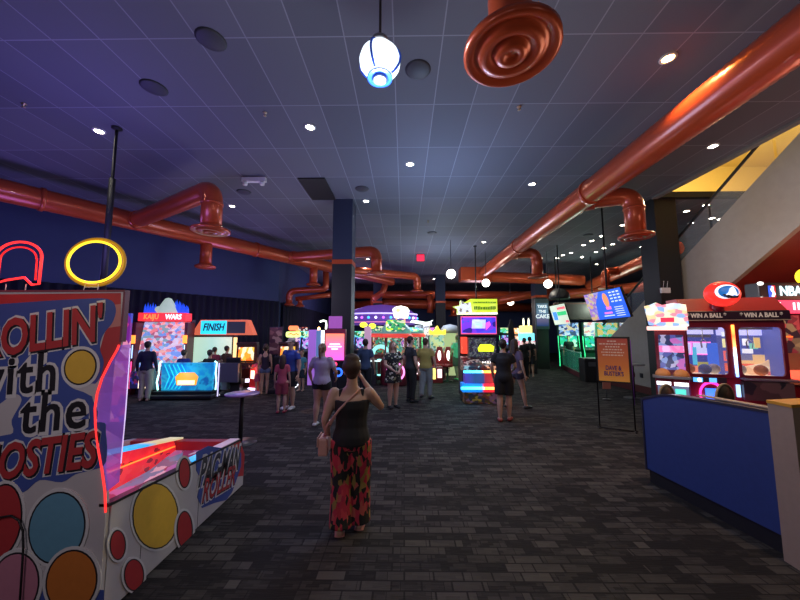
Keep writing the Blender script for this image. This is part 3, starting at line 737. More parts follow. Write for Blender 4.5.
x, y = foot(525.5, 379); person('dark dressed person left of the two beyond the walkers', x, y, 1.66, R(0), hair=HAIRD, top=CLB, bottom=CLB, legs='pants')
x, y = foot(531, 377); person('dark dressed person in shorts beside the far right column', x, y, 1.7, R(-15), hair=HAIRD, top=CLB, bottom=cloth('dark_navy',(.02,.02,.03)), legs='shorts')
x, y = foot(570, 370); person('person in black behind the glass barrier of the green lit games', x, y, 1.72, R(150), hair=HAIRD, top=CLB, bottom=CLB)
# ------------------------------------------------------------------ ball rolling machine at the left
def T(loc):
    m = MB(); m.M = Matrix.Translation(-Vector(loc)); return m
PAN = mat('panel_print_grey', (.50,.48,.49), .5, noise=.1, nscale=4)
PRED = mat('print_red', (.42,.035,.04), .5); PBLU = mat('print_blue', (.05,.085,.32), .5); PBLK = mat('print_black', (.012,.01,.015), .5)
PWHT = mat('print_white', (.62,.62,.62), .5); PYEL = mat('print_yellow', (.70,.44,.05), .5); PLBL = mat('print_light_blue', (.12,.3,.42), .5)
PPNK = mat('print_pink', (.5,.2,.28), .5); PORG = mat('print_orange', (.55,.17,.03), .5)
REDNEON = glow('red_neon', (1,.03,.03), 2.6); YELNEON = glow('yellow_neon', (1,.68,.03), 2.6); ORGNEON = glow('orange_neon', (1,.16,.02), 3.2)
L0 = Vector((-2.65, 2.45, 0)); YP = 2.3; XR = -2.0
t = thing('arcade_roller_game', 'big ball rolling game with printed end panel and long low lane at left', 'arcade game', L0)
def Q(px, py, Y=YP): p = at(px, py, Y=Y); return (p.x, p.z)
curve = [Q(119,345),Q(117,350),Q(110,362),Q(102,378),Q(97,394),Q(95,408),Q(95.5,425),Q(98,447),Q(102,470),Q(105,492),Q(105.5,512)]
zt = 2.186
m = T(L0); m.prism([(-3.32,0),(XR,0)] + curve[::-1] + [(XR-.01,zt),(-3.32,zt)], YP, YP+.03, 'y'); side = m.build('end_panel', PAN, t)
m = T(L0); m.box(-3.3,-2.3,YP+.03,YP+.3,0,zt-.01); m.build('cabinet_body', DARK, t)
m = T(L0); m.box(-3.25,-2.2,YP+.3,YP+.32,1.2,2.05); m.build('screen', picture('roller_screen',[(.2,.02,.3),(.6,.05,.3),(.05,.05,.5),(.9,.3,.5)],(6,6,6),1.6), t)
m = T(L0); m.tube([(x+.004, YP-.004, z) for x, z in curve], .0065, 8); m.build('red_neon_edge', REDNEON, side)
m = T(L0); m.box(-3.33,XR,YP-.008,YP+.04,zt,zt+.014); m.box(XR-.012,XR+.004,YP-.004,YP+.035,1.83,zt); m.build('edge_trim', mat('trim_plum',(.16,.04,.07),.5), side)
def pxpoly(m, pts, dep, smooth=True):
    """flat printed shape on the end panel from its outline"""
    pts = [Q(*p) for p in pts]
    if smooth:
        out = []; N = len(pts)
        for i in range(N):
            p0, p1, p2, p3 = [Vector(pts[(i+k-1) % N]) for k in range(4)]
            for q in range(4):
                u = q/4; out.append(tuple(.5*((2*p1) + (p2-p0)*u + (2*p0-5*p1+4*p2-p3)*u*u + (3*p1-p0-3*p2+p3)*u**3)))
        pts = out
    m.prism(pts, YP-dep, YP, 'y')
m = T(L0); pxpoly(m, [(-60,295),(121,293),(121,344),(117,350),(108,366),(99,380),(95,372),(100,350),(104,335),(112,318),(110,304),(-60,306)], .001, False); m.build('red_print', PRED, side)
m = T(L0); pxpoly(m, [(112,305),(121,304),(121,326),(108,328)], .0016, False); m.build('salmon_print', mat('print_salmon',(.5,.2,.18),.5), side)
m = T(L0); pxpoly(m, [(-60,312),(-20,306),(30,302),(80,299),(108,299),(116,308),(113,322),(103,335),(100,348),(104,362),(100,378),(92,388),(93,400),(98,412),(94,424),(80,430),(60,436),(40,442),(10,445),(-20,440),(-60,420)], .0022); m.build('blue_print', PBLU, side)
m = T(L0); pxpoly(m, [(-60,424),(-30,420),(0,404),(14,394),(22,400),(12,420),(8,436),(-60,445)], .0026); pxpoly(m, [(64,372),(78,384),(96,384),(94,396),(84,392),(70,386)], .0026); m.build('grey_print', PAN, side)
m = T(L0); pxpoly(m, [(-60,455),(0,436),(50,430),(100,422),(106,432),(106,462),(92,470),(76,474),(62,482),(40,480),(24,492),(8,490),(-60,500)], .003); m.build('blue_print', PBLU, side)
m = T(L0); pxpoly(m, [(-60,598),(60,590),(104,590),(104,600),(-60,606)], .0016, False); m.build('blue_print', PBLU, side)
def fit_sign(body, w, h, loc, rot, ang, layers, parent, shear=0, base=None, nrm=Vector((0,-1,0)), space=1):
    """the same word in stacked layers: (material, offset, dx, dz, lift)"""
    Rm = Euler(rot).to_matrix() @ Matrix.Rotation(ang, 3, 'Z'); e = Rm.to_euler()
    for mt, off, dx, dz, lift in layers:
        o = text(body, 1, mt, parent, (0,0,0), e, .002, off, shear, space=space)
        xs = [v.co.x for v in o.data.vertices]; ys = [v.co.y for v in o.data.vertices]
        w0, h0 = max(xs)-min(xs)-2*off, max(ys)-min(ys)-2*off; cx, cy = (max(xs)+min(xs))/2, (max(ys)+min(ys))/2
        o.data.transform(Matrix.Diagonal((w/w0, h/h0, .15, 1)) @ Matrix.Translation((-cx,-cy,0)))
        o.location = Vector(loc) + nrm*lift + (Rm @ Vector((dx, dz, 0))) - (base or L0)
def psign(body, cx, cy, wpx, hpx, ang, top, shear=0, halo=.10, bold=.035, space=1, shadow=True):
    k = YP/F_PX; x, z = Q(cx, cy)
    fit_sign(body, wpx*k, hpx*k, (x, YP, z), (PI/2,0,0), R(ang), [(PWHT,halo,.004,-.004,.0035)] + ([(PBLK,bold+.012,.009,-.010,.005)] if shadow else [(top,0,a*.005,b*.005,.0058+.0001*(a+b)) for a in (-1,1) for b in (-1,1)]) + [(top,bold,0,0,.0065)], side, shear, space=space)
psign("ROLLIN'", 43, 331, 124, 36, 9, PRED, .12, .085, .03)
psign("with", 14, 375, 84, 37, 5, PBLK, .05, .07, 0, 1.1, False)
psign("the", 54, 411, 64, 37, 6, PBLK, .1, .07, 0, 1.1, False)
psign("GHOSTIES", 27, 458, 142, 32, 8, PRED, .3, .085, .03)
def disc(m, y, z, ry, rz, x0, x1, n=28): m.prism([(y+ry*math.cos(2*PI*i/n), z+rz*math.sin(2*PI*i/n)) for i in range(n)], x0, x1, 'x')
def edisc(m, cx, cy, rx, ry, d0, d1, n=30):
    k = YP/F_PX; x, z = Q(cx, cy); m.prism([(x+rx*k*math.cos(2*PI*i/n), z+ry*k*math.sin(2*PI*i/n)) for i in range(n)], YP-d1, YP-d0, 'y')
for i, (cx, cy, rx, ry, mm, nm) in enumerate(((81,367,15,16,PYEL,'yellow'),(3,520,18,32,PRED,'red'),(58,527,26,31,PLBL,'light_blue'),(16,584,22,27,PPNK,'pink'),(73,580,23,26,PORG,'orange'))):
    l = .0045+.0012*i
    m = T(L0); edisc(m, cx, cy, rx+4.5, ry+4.5, 0, l); m.build('white_ring', PWHT, side)
    m = T(L0); edisc(m, cx, cy, rx+1.6, ry+1.6, 0, l+.0006); m.build('dark_ring', PBLK, side)
    m = T(L0); edisc(m, cx, cy, rx, ry, 0, l+.0012); m.build(nm+'_spot', mm, side)
m = T(L0); cb = [Q(-6,523),Q(4,515),Q(16,513),Q(24,518),Q(28,528),Q(28.5,545),Q(27,570),Q(25,600)]
m.tube([(x, YP-.03, z) for x, z in cb], .006, 8); m.build('cable', BLACK, t)
ACR = mat('acrylic_purple_reflection', (.30,.12,.7), .1, emit=.2, ecol=(.4,.14,.85), alpha=.8)  # purple reflection on the clear guard put into its colour and glow
m = T(L0); A = []; B = []
for x, z in curve[:-1]: A.append(m._v((x+.006, YP+.01, z))); p_ = at(121.5, 400, Y=2.42); B.append(m._v((min(-2.06, x+.2), 2.45, z)))
for i in range(len(A)-1): m.face([A[i],B[i],B[i+1],A[i+1]])
m.build('acrylic_guard', ACR, t)
m = T(L0); m.tube([(-2.06,2.45,1.78),(-2.06,2.455,1.3),(-2.06,2.45,.95)], .004, 6); m.build('guard_edge', glow('lilac_edge',(.75,.6,1),.9), t)
# the lane
LZ = lambda y: .745 - (y-2.3)*(.745-.60)/1.79
m = T(L0); m.prism([(2.332,.02),(4.22,.02),(4.22,.38),(4.1,LZ(4.1)-.02),(2.332,LZ(2.3)-.02)], XR-.05, XR, 'x'); lane = m.build('lane_side', PAN, t)
m = T(L0); m.prism([(2.33,.02),(4.22,.02),(4.22,.38),(4.1,.6),(2.33,.9)], -3.32, -3.27, 'x'); m.build('lane_side', PAN, t)
m = T(L0); m.prism([(2.3,LZ(2.3)-.02),(4.1,LZ(4.1)-.02),(4.1,LZ(4.1)),(2.3,LZ(2.3))], XR-.06, XR+.005, 'x'); m.build('rail_top', BLACK, lane)
m = T(L0); m.prism([(3.2,LZ(3.2)),(4.1,LZ(4.1)),(4.1,LZ(4.1)+.008),(3.2,LZ(3.2)+.008)], XR-.12, XR-.01, 'x'); m.build('cyan_rail_sheen', ramp_emit('rail_cyan',[(0,(.05,.45,.9)),(.35,(.08,.6,.9)),(.55,(.35,.25,.35)),(1,(.3,.22,.26))],1,.75,1.65,.9), lane)  # cyan and purple gloss on the rail top put into colour and glow
FZ = lambda y: .86 - (y-2.6)*(.86-.60)/1.5
m = T(L0); m.prism([(2.6,FZ(2.6)),(4.1,FZ(4.1)),(4.1,FZ(4.1)+.02),(2.6,FZ(2.6)+.02)], -2.86, -2.70, 'x'); m.build('divider_top', ramp_emit('rail_far',[(0,(.45,.35,.9)),(.3,(.05,.5,.95)),(.62,(.03,.42,.8)),(.72,(.6,.45,.2)),(1,(.55,.5,.3))],1,.15,1.65,.9), t)  # cyan lighting along the divider top put into its colour and glow
m = T(L0); m.prism([(2.6,.4),(4.1,.4),(4.1,FZ(4.1)),(2.6,FZ(2.6))], -2.76, -2.72, 'x'); m.build('inner_rail_panel', picture('red_rail_print',[(.9,.03,.04),(.85,.02,.04),(.8,.02,.03),(.25,.01,.02),(.9,.05,.05),(.85,.03,.03)],(14,9,14),.55), t)
m = T(L0); m.tube([(-2.70,2.6,.66),(-2.70,3.95,.56)], .008, 8); m.build('orange_neon_strip', ORGNEON, t)
m = T(L0); m.box(-3.27,XR-.05,2.62,4.05,.4,.43); m.prism([(3.6,.43),(4.0,.43),(4.0,.5)], -3.27,XR-.05,'x'); m.build('lane_bed', picture('lane_bed_print',[(.45,.2,.5),(.2,.2,.35),(.7,.6,.7),(.3,.05,.15),(.15,.3,.5)],(10,7,9),.4,distort=.4), t)
m = T(L0); m.prism([(4.02,.02),(4.18,.02),(4.2,.38),(4.1,.6),(4.0,.6)], -3.27,XR-.05,'x'); m.build('lane_end', PRED, t)
m = T(L0); m.prism([(4.0,.2),(4.225,.12),(4.225,.38),(4.1,LZ(4.1)-.02),(3.85,LZ(3.85)-.03),(4.08,.45)], XR,XR+.002,'x'); m.build('red_corner', PRED, lane)
def V(px, py): p = at(px, py, X=XR); return (p.y, p.z)
def vpoly(m, pts, l): m.prism([V(*p) for p in pts], XR, XR+l, 'x')
m = T(L0); vpoly(m, [(196,452),(208,446),(222,448),(236,447),(241,453),(241,466),(237,478),(232,492),(226,500),(214,503),(202,508),(197,497),(201,480),(196,470)], .003); m.build('blue_print', PBLU, lane)
def lsign(body, p0, p1, hpx, top):
    (y0,z0),(y1,z1) = V(*p0), V(*p1); ang = math.atan2(z1-z0, y1-y0); w_ = math.hypot(y1-y0, z1-z0); hh = hpx*((y0+y1)/2)/F_PX
    fit_sign(body, w_, hh, (XR, (y0+y1)/2, (z0+z1)/2), (PI/2,0,PI/2), ang, [(PWHT,.10,0,0,.004),(PBLK,.03,.006,-.008,.0055),(top,.01,0,0,.007)], lane, .1, nrm=Vector((1,0,0)))
lsign('PAC-MAN', (200,472), (239,457), 22, mat('print_dark_grey',(.05,.05,.06),.5))
lsign('ROLLER', (203,491), (235,474), 19, PRED)
for i, (cx, cy, rx, ry, mm, nm) in enumerate(((155,516,22,32,PYEL,'yellow'),(184,473,5,14,PRED,'red'),(117,545,7,14,PRED,'red'),(184,530,7,18,PRED,'red'),(133,575,9,15,PRED,'red'))):
    m = T(L0); l = .003+.001*i
    for g_, dl, mt_, n_ in ((3.5,0,PWHT,'white_ring'),(1.3,.0006,PBLK,'dark_ring'),(0,.0012,mm,nm+'_spot')):
        m = T(L0); vpoly(m, [(cx+(rx+g_)*math.cos(2*PI*k/24), cy-(ry+g_)*math.sin(2*PI*k/24)) for k in range(24)], l+dl); m.build(n_, mt_, lane)
m = T(L0); m.box(XR,XR+.001,3.32,3.325,.02,.4); m.build('panel_seam', PBLK, lane)
m = T(L0); m.box(XR,XR+.001,2.62,2.625,.02,.6); m.build('panel_seam', PBLK, lane)
m = T(L0); m.box(-3.27,XR-.05,2.34,4.05,0.0,.4); m.build('lane_base', DARK, t)
lamp('POINT', (-2.4, 3.0, .9), 3.5, (1,.08,.2), .08)
# neon tube shapes on top
rx_, rz_ = 28*YP/F_PX, 22*YP/F_PX
x_, z_ = Q(86, 262)
t = thing('neon_sign', 'plain yellow neon ring standing on top of the printed end panel', 'neon sign', (x_, 2.36, zt+.014))
zc = z_-zt
m = MB(); m.tube([(rx_*math.cos(a), 0, zc+rz_*math.sin(a)) for a in [2*PI*i/40 for i in range(40)]], .0085, 10, closed=True); m.build('outer_tube', YELNEON, t)
m = MB(); m.tube([((rx_+.022)*math.cos(a), .012, zc+(rz_+.022)*math.sin(a)) for a in [2*PI*i/40 for i in range(40)]], .012, 10, closed=True); m.build('backing_tube', mat('amber_backing', (.35,.17,.01), .4, emit=.25, ecol=(.8,.4,.02)), t)
m = MB(); m.tube([(-.05,0,.05),(-.06,0,0)], .003, 6); m.tube([(.05,0,.05),(.045,0,0)], .003, 6); m.tube([(-.055,0,.03),(.05,0,.03)], .003, 6); m.build('bracket', WHITE, t)
x_, z_ = Q(8, 263); zc = z_-zt
t = thing('neon_sign', 'plain red neon arch at the left end of the printed end panel', 'neon sign', (x_, 2.36, zt+.014))
w_ = 25*YP/F_PX; b0 = zc-.16
m = MB(); m.tube([(w_,0,b0),(w_,0,zc+.03)]+[(w_*math.cos(a), 0, zc+.04+.12*math.sin(a)) for a in [PI*i/16 for i in range(17)]]+[(-w_,0,b0),(-w_*.4,0,b0+.03),(w_*.35,0,b0+.05),(w_*.7,0,b0-.005)], .0085, 10, closed=True); m.build('outer_tube', REDNEON, t)
m = MB(); m.tube([(w_-.03,0,b0+.03),(w_-.035,0,zc+.03)]+[((w_-.04)*math.cos(a), 0, zc+.03+.09*math.sin(a)) for a in [PI*i/16 for i in range(17)]]+[(-w_+.04,0,b0+.03)], .006, 10); m.build('inner_tube', glow('dim_red_neon', (.7,.02,.02), 1.3), t)
m = MB(); m.tube([(-.07,0,b0),(-.07,0,0)], .003, 6); m.tube([(.08,0,b0),(.08,0,0)], .003, 6); m.build('bracket', WHITE, t)
lamp('POINT', (-2.2, 2.2, 2.42), 1.5, (1,.75,.1), .08); lamp('POINT', (-2.8, 2.2, 2.4), 1.5, (1,.1,.08), .08)
# ------------------------------------------------------------------ tables
def bar_table(x, y, h, r, label, mt, edge=None, base=.27):
    t = thing('bar_table', label, 'table', (x, y, 0))
    m = MB(); m.lathe([(0,h-.03),(r-.01,h-.03),(r,h-.02),(r,h-.005),(r-.006,h),(0,h)], 36); m.build('tabletop', mt, t)
    m = MB(); m.lathe([(.035,.03),(.035,h-.03)], 14); m.build('pole', BLACK, t)
    m = MB(); m.lathe([(0,0),(base,0),(base,.012),(.06,.03),(0,.03)], 36); m.build('base', DARK, t)
p = at(243, 441, Z=0)
bar_table(p.x, p.y-.1, .84, .28, 'round high table with violet lit edge beyond the roller lane', mat('table_violet_light', (.35,.25,.5), .25))  # violet light on the tabletop is put into its base colour
bar_table(6.62, 9.68, .98, .3, 'round grey high table against the grey stair wall', mat('table_grey', (.4,.38,.36), .4))

# ------------------------------------------------------------------ generic cabinets
BODYC = {}
def T0(): return MB()
def upright(label, x, y, rz, w=.8, d=.85, h=2.0, body=None, scr=None, marq=None, side=None, led=None, base=None, group=None, buttons=4, toph=.3, name='arcade_cabinet', scrh=(1.15,1.7), logo=None):
    """front faces local -y"""
    t = thing(name, label, 'arcade game', (x, y, 0), rz, group)
    body = body or DARK; a = w/2
    prof = [(-d*.5,.06),(-d*.5,.85),(-d*.62,.98),(-d*.58,1.04),(-d*.25,1.1),(-d*.08,scrh[1]+.02),(-d*.4,h-toph),(-d*.4,h),(d*.5,h),(d*.5,.06)]
    for s in (-1, 1):
        m = MB(); m.prism(prof, s*a-.02*s-.018, s*a-.02*s+.018, 'x'); m.build('side_panel', side or body, t)
    m = MB(); m.box(-a+.04,a-.04,-d*.48,d*.48,.06,.85); m.prism([(-d*.46,.85),(-d*.58,.98),(-d*.54,1.03),(-d*.22,1.08),(d*.48,1.08),(d*.48,.85)], -a+.04, a-.04, 'x'); m.box(-a+.04,a-.04,0,d*.48,1.08,h-.02); m.build('body', body, t)
    m = MB(); m.prism([(-d*.22,scrh[0]-.03),(-d*.2,scrh[0]-.03),(-d*.02,scrh[1]),(-d*.05,scrh[1]+.01)], -a+.09, a-.09, 'x'); m.build('screen', scr, t)
    m = MB(); m.box(-a+.03,a-.03,-d*.42,-.02,h-toph,h-.01,.01); mq = m.build('marquee', marq, t)
    if logo: text(logo[0], logo[1], logo[2], mq, (0,-d*.42-.004,h-toph/2), (PI/2,0,0), .002, .004)
    m = MB(); m.prism([(-d*.6,.985),(-d*.25,1.09),(-d*.25,1.1),(-d*.6,.995)], -a+.05, a-.05, 'x'); cp = m.build('control_panel', base or DGREY, t)
    for k in range(buttons):
        m = MB(); u = -a*.5 + a*k/max(1,buttons-1); m.lathe([(.02,0),(.02,.012),(0,.016)], 10, (u,-d*.45,1.04)); m.build('button', glow('btn%d'%(k%4), [(1,.1,.1),(.1,.9,.2),(.1,.3,1),(1,.8,.1)][k%4], 2), cp)
    m = MB(); m.box(-a*.5,a*.5,-d*.5-.012,-d*.48,.25,.65,.008); m.build('coin_door', DGREY, t)
    for s in (-1, 1):
        if led: m = MB(); m.tube([(s*a,-d*.5-.005,.1),(s*a,-d*.5-.005,.85),(s*a,-d*.22,1.12),(s*a,-d*.1,scrh[1])], .012, 6); m.build('led_strip', led, t)
    m = MB(); m.box(-a+.06,a-.06,-d*.45,d*.45,0,.06); m.build('plinth', BLACK, t)
    return t
def racer(label, x, y, rz, scr, col, seatcol, group=None, topcol=None):
    t = thing('racing_cabinet', label, 'arcade game', (x, y, 0), rz, group)
    m = MB(); m.box(-.42,.42,-1.3,.5,0,.12,.02); m.build('platform', BLACK, t)
    m = MB(); m.prism([(-.1,.12),(-.2,.75),(-.1,.95),(.1,1.0),(.15,1.55),(.5,1.55),(.5,.12)], -.4, .4, 'x', .015); m.build('body', col, t)
    m = MB(); m.prism([(.02,1.02),(.06,1.02),(.12,1.47),(.08,1.47)], -.3, .3, 'x'); m.build('screen', scr, t)
    m = MB(); m.prism([(-.17,.76),(-.1,.76),(-.1,.93),(-.11,.93)], -.36, .36, 'x'); m.build('orange_panel', glow('cab_orange_panel',(1,.2,.03),1.1), t)
    m = MB(); m.box(-.3,.3,-.16,-.12,.3,.42,.01); m.build('front_light', glow('cab_front_light',(.85,.8,1),4), t)
    m = MB(); m.box(-.4,.4,.06,.45,1.55,1.64,.02); m.build('marquee', topcol or scr, t)
    m = MB(); m.tube(arc((0,-.24,.88), .14, 0, 2*PI, 20, 'xz')[:-1], .016, 8, closed=True); m.tube([(0,-.24,.88),(0,-.1,.85)], .02, 8); m.tube([(-.13,-.24,.88),(.13,-.24,.88)], .012, 6); m.build('steering_wheel', BLACK, t)
    seat = MB(); seat.box(-.24,.24,-1.1,-.6,.35,.5,.04); s = seat.build('seat', seatcol, t)
    m = MB(); m.prism([(-1.1,.42),(-1.22,.5),(-1.34,1.18),(-1.24,1.22),(-1.02,.52)], -.25, .25, 'x', .03); m.build('backrest', seatcol, t)
    m = MB(); m.box(-.18,.18,-1.05,-.65,.12,.36); m.build('seat_base', DARK, t)
    for sgn in (-1, 1): m = MB(); m.box(sgn*.43-.01,sgn*.43+.01,-1.25,.45,.05,.09); m.build('led_strip', glow('white_led',(.9,.9,1),4), t)
    return t
# ------------------------------------------------------------------ left wall games
CYN = (.05,.75,.95)
t = thing('screen_ride', 'large ride cabinet with tilted battle screen, red header and a pale mound on top', 'arcade game', (-7.62, 10.35, 0), R(8))
t.scale = (.74, .74, 1)
m = T0(); m.box(-.95,.95,-.1,.6,0,.5,.03); m.box(-.93,.93,.3,.6,.5,2.3); m.build('body', DARK, t)
m = T0(); m.prism([(-.25,.7),(-.2,.7),(.2,2.2),(.14,2.22)], -.92, .92, 'x'); m.build('screen', picture('battle_screen',[(.75,.22,.25),(.3,.45,.75),(.7,.5,.6),(.35,.12,.2),(.15,.3,.7),(.8,.4,.35),(.65,.65,.8),(.2,.35,.4)],(5,5,9),1.6,distort=.25), t)
m = T0(); m.box(-.93,.93,-.3,.25,2.24,2.5,.02); hd = m.build('header', glow('header_red',(.8,.03,.04),1.2), t)
text('KAIJU', .22, glow('header_orange',(1,.22,.05),2), hd, (-.42,-.31,2.37), (PI/2,0,0), .004, .006, .1, xs=1.05)
text('WARS', .22, glow('header_white',(1,.9,.95),2.5), hd, (.45,-.31,2.37), (PI/2,0,0), .004, .006, .1, xs=1.05)
m = T0(); m.lathe([(.42,0),(.4,.1),(.3,.25),(.2,.38),(.12,.47),(0,.5)], 14, (.05,0,2.5), sy=.7); m.ball((-.28,-.05,2.62),(.16,.1,.1),12,8); m.build('pale_mound', mat('pale_mound',(.55,.65,.55),.6,emit=.5,ecol=(.6,.8,.65),bump=.6,nscale=6), t)
m = T0()
for k in range(9):
    u = .25 + k*.075; h_ = .45 - abs(k-2)*.035; m.lathe([(.07,0),(.05,h_*.6),(0,h_)], 6, (u, .05*(k%2), 2.5))
SPK = mat('blue_spikes',(.02,.08,.7),.3,emit=.7,ecol=(.02,.1,1)); m.build('blue_spikes', SPK, t); m = T0()
for k in range(5): m.lathe([(.06,0),(.04,.2),(0,.3+.05*(k%2))], 6, (-.85+k*.1, 0, 2.5))
m.build('blue_spikes', SPK, t)
for s in (-1, 1):
    m = T0(); m.box(s*1.0-.06,s*1.0+.06,-.35,.3,.0,2.2,.02); m.build('side_post', mat('dark_red',(.12,.01,.02),.4), t)
    m = T0(); m.box(s*1.0-.075,s*1.0+.075,-.42,-.35,1.55,1.8); m.build('amber_lamp', glow('amber',(1,.25,.03),4), t)
    m = T0(); m.tube([(s*1.0,-.38,.2),(s*1.0,-.38,1.0)], .02, 6); m.build('led_strip', glow('pink_led',(1,.08,.3),3), t)
    m = T0(); m.tube([(s*1.0,-.38,1.1),(s*1.0,-.38,1.5)], .02, 6); m.build('led_strip', glow('blue_white_led',(.4,.6,1),3), t)
m = T0(); m.box(-.7,.7,-.9,-.4,.25,.75,.05); m.build('console', picture('console_print',[(.02,.02,.1),(.05,.05,.4),(.2,.02,.1),(.02,.02,.04)],(8,8,8),.5), t)
lamp('POINT', (-7.4, 9.3, 1.6), 7, (.8,.7,1), .3)
t = thing('ride_bench', 'motion bench of the ride with glowing cyan back banner and orange crest', 'arcade seat', (-6.35, 9.75, 0), R(3))
m = T0(); m.box(-1.05,.9,-.5,.6,.03,.12,.02); m.box(-.9,.8,-.3,.5,.12,.2); m.build('platform', BLACK, t)
m = T0(); m.prism([(-.72,.2),(.72,.2),(.76,1.0),(-.76,1.0)], -.12, 0, 'y', .02); m.build('back_banner', picture('cyan_banner',[(.01,.18,.5),(.01,.25,.6),(.02,.4,.65),(.01,.12,.4)],(2,2,2),.8,kind='noise'), t)
m = T0()
for k in range(5): m.tube([(-.62+k*.1,-.125,.25),(-.5+k*.13,-.125,.6),(-.66+k*.12,-.125,.95)], .016, 6)
m.build('cyan_streaks', glow('cyan_streak',(.02,.6,.85),1.0), t)
m = T0(); m.prism([(-.27,.36),(.27,.36),(.32,.6),(.2,.72),(-.2,.72),(-.32,.6)], -.15,-.12,'y'); m.build('crest', glow('crest_orange',(1,.3,.03),1.6), t)
m = T0(); m.box(-.24,.24,-.16,-.15,.38,.5); m.build('crest_band', glow('crest_yellow',(1,.8,.4),3), t)
for s in (-1, 1):
    m = T0(); m.tube([(s*.82,-.1,.22),(s*.85,-.12,.45),(s*.81,-.12,.7),(s*.82,-.1,1.0),(s*.76,-.1,1.04)], .022, 8); m.build('led_edge', glow('aqua_led',(.45,1,.95),5), t)
    m = T0(); m.box(s*1.05-.1,s*1.05+.1,-.1,.4,.2,.85,.04); m.build('end_pod', mat('pod_grey',(.15,.2,.2),.4), t)
m = T0(); m.box(-1.25,-1.02,-.3,-.22,.3,.6,.02); m.build('lamp_square', glow('warm_square',(1,.75,.5),5), t)
m = T0(); m.box(-.7,.7,0,.5,.2,.5,.04); m.build('seat', mat('seat_blue',(.02,.04,.25),.5), t)
lamp('POINT', (-6.4, 9.3, .7), 5, (.1,.7,1), .2)
def rider(label, x, y, top, h=1.6):
    person(label, x, y, h, R(0), hair=HAIRD, top=top, bottom=CLB, seated=True, z=-.52+.28, lod=1)
rider('seated rider in dark blue on the left of the ride bench', -6.75, 10.05, cloth('rider_blue',(.02,.03,.2)))
rider('seated rider in black on the right of the ride bench', -5.95, 10.05, CLB)
# FINISH game
t = thing('racing_ride', 'big screen racing ride under an orange arch with a cyan FINISH panel', 'arcade game', (-5.72, 10.9, 0), 0)
m = T0(); m.box(-1.35,.05,-.05,.25,.75,1.78,.02); m.build('screen_case', DARK, t)
m = T0(); m.box(-1.3,.0,-.07,-.05,.85,1.73); m.build('screen', ramp_emit('pale_screen',[(0,(.5,.72,.55)),(.5,(.4,.65,.55)),(1,(.65,.75,.6))],0,-1.3,0,.9), t)
m = T0(); m.prism([(-1.3,.85),(0,.85),(0,1.2),(-.3,1.15),(-.8,.98)], -.08,-.072,'y'); m.build('hill_on_screen', mat('hill_dark',(.05,.09,.09),.5,emit=.3), t)
m = T0(); m.prism([(-1.3,1.8),(.78,1.8),(.55,2.3),(-1.0,2.3)], -.2, .1, 'y', .01); ar = m.build('arch_board', mat('coral_board',(.6,.13,.07),.5,emit=.55,ecol=(1,.2,.1)), t)
m = T0(); m.box(-.97,-.12,-.215,-.2,1.83,2.27); m.build('cyan_panel', glow('finish_cyan',(.02,.65,.9),1.15), ar)
m = T0(); m.box(-.1,.5,-.215,-.2,1.86,2.24); m.build('grey_panel', mat('panel_dark',(.05,.05,.08),.5,emit=.1), ar)
text('FINISH', .33, mat('finish_ink',(.01,.04,.1),.5), ar, (-.55,-.22,2.05), (PI/2,0,0), .004, .01, .25, xs=.72)
for sx_ in (-1.2,): m = T0(); m.box(sx_-.05,sx_+.05,-.05,.05,0,1.8); m.build('arch_post', DARK, t)
m = T0(); m.box(.08,.16,-.1,-.02,.7,1.72); m.build('amber_post', glow('amber_post',(1,.6,.25),2.5), t)
m = T0(); m.box(-1.3,-.02,-.2,.3,0,.75,.04); m.build('base', DARK, t)
m = T0(); m.box(.3,.9,-1.35,-1.25,.45,1.0); m.build('grey_gate', mat('gate_grey',(.12,.12,.16),.4), t)
m = T0(); m.tube([(.35,-1.36,.06),(.35,-1.36,1.0)], .018, 6); m.build('white_edge', glow('lilac_led',(.6,.55,.9),2), t)
lamp('POINT', (-6.2, 9.9, 1.5), 5, (.8,1,.9), .3)
x, y = at(218, 392, Z=0).x, 10.2
person('child in red top standing before the pale green screen', -6.08, 10.52, 1.42, 0, hair=HAIRD, top=cloth('dark_red_top',(.2,.02,.05)), bottom=CLB)
person('dark haired person in brown top leaning at the racing ride', -5.68, 10.5, 1.46, R(-20), hair=HAIRD, top=cloth('brown_top',(.07,.03,.02)), bottom=CLB)
FLAME = picture('flame_screen',[(1,.35,.03),(1,.85,.5),(1,.2,.02),(.9,.5,.05),(1,.95,.8)],(7,7,5),2.2,distort=.3)
racer('flame screen racing cabinet right of the pale green screen', -5.2, 10.75, R(8), FLAME, mat('dark_red_cab',(.06,.01,.008),.4), CLB, None, mat('cab_top',(.05,.02,.02),.4)).scale = (.8,.8,.95)
racer('flame screen racing cabinet hidden partly by the girl in red', -4.02, 11.3, R(8), FLAME, mat('dark_red_cab',(.06,.01,.008),.4), CLB, None, mat('cab_top',(.05,.02,.02),.4)).scale = (.8,.8,.95)
m = T0(); m.prism([(-.25,0),(.25,0),(.3,.5),(.22,1.1),(-.1,1.25),(-.25,1.0)], -.22,.22,'x',.04); o = T0()
t = thing('motion_chair', 'red bucket chair with a white number lamp between the flame screens', 'arcade seat', (-4.72, 10.55, 0), R(-20)); t.scale = (.62,.62,.7); m.build('shell', mat('seat_red',(.5,.02,.03),.35,emit=.12,ecol=(1,.03,.03)), t)
m = T0(); m.box(-.12,.12,-.27,-.24,.62,.98,.01); m.build('lamp_panel', glow('white_yellow',(1,.8,.6),3), t)
m = T0(); m.box(-.2,.2,-.34,-.26,.12,.22); m.build('led_bar', glow('violet_white',(.75,.7,1),4), t)
lamp('POINT', (-4.7, 10.3, .8), 8, (1,.4,.15), .2)
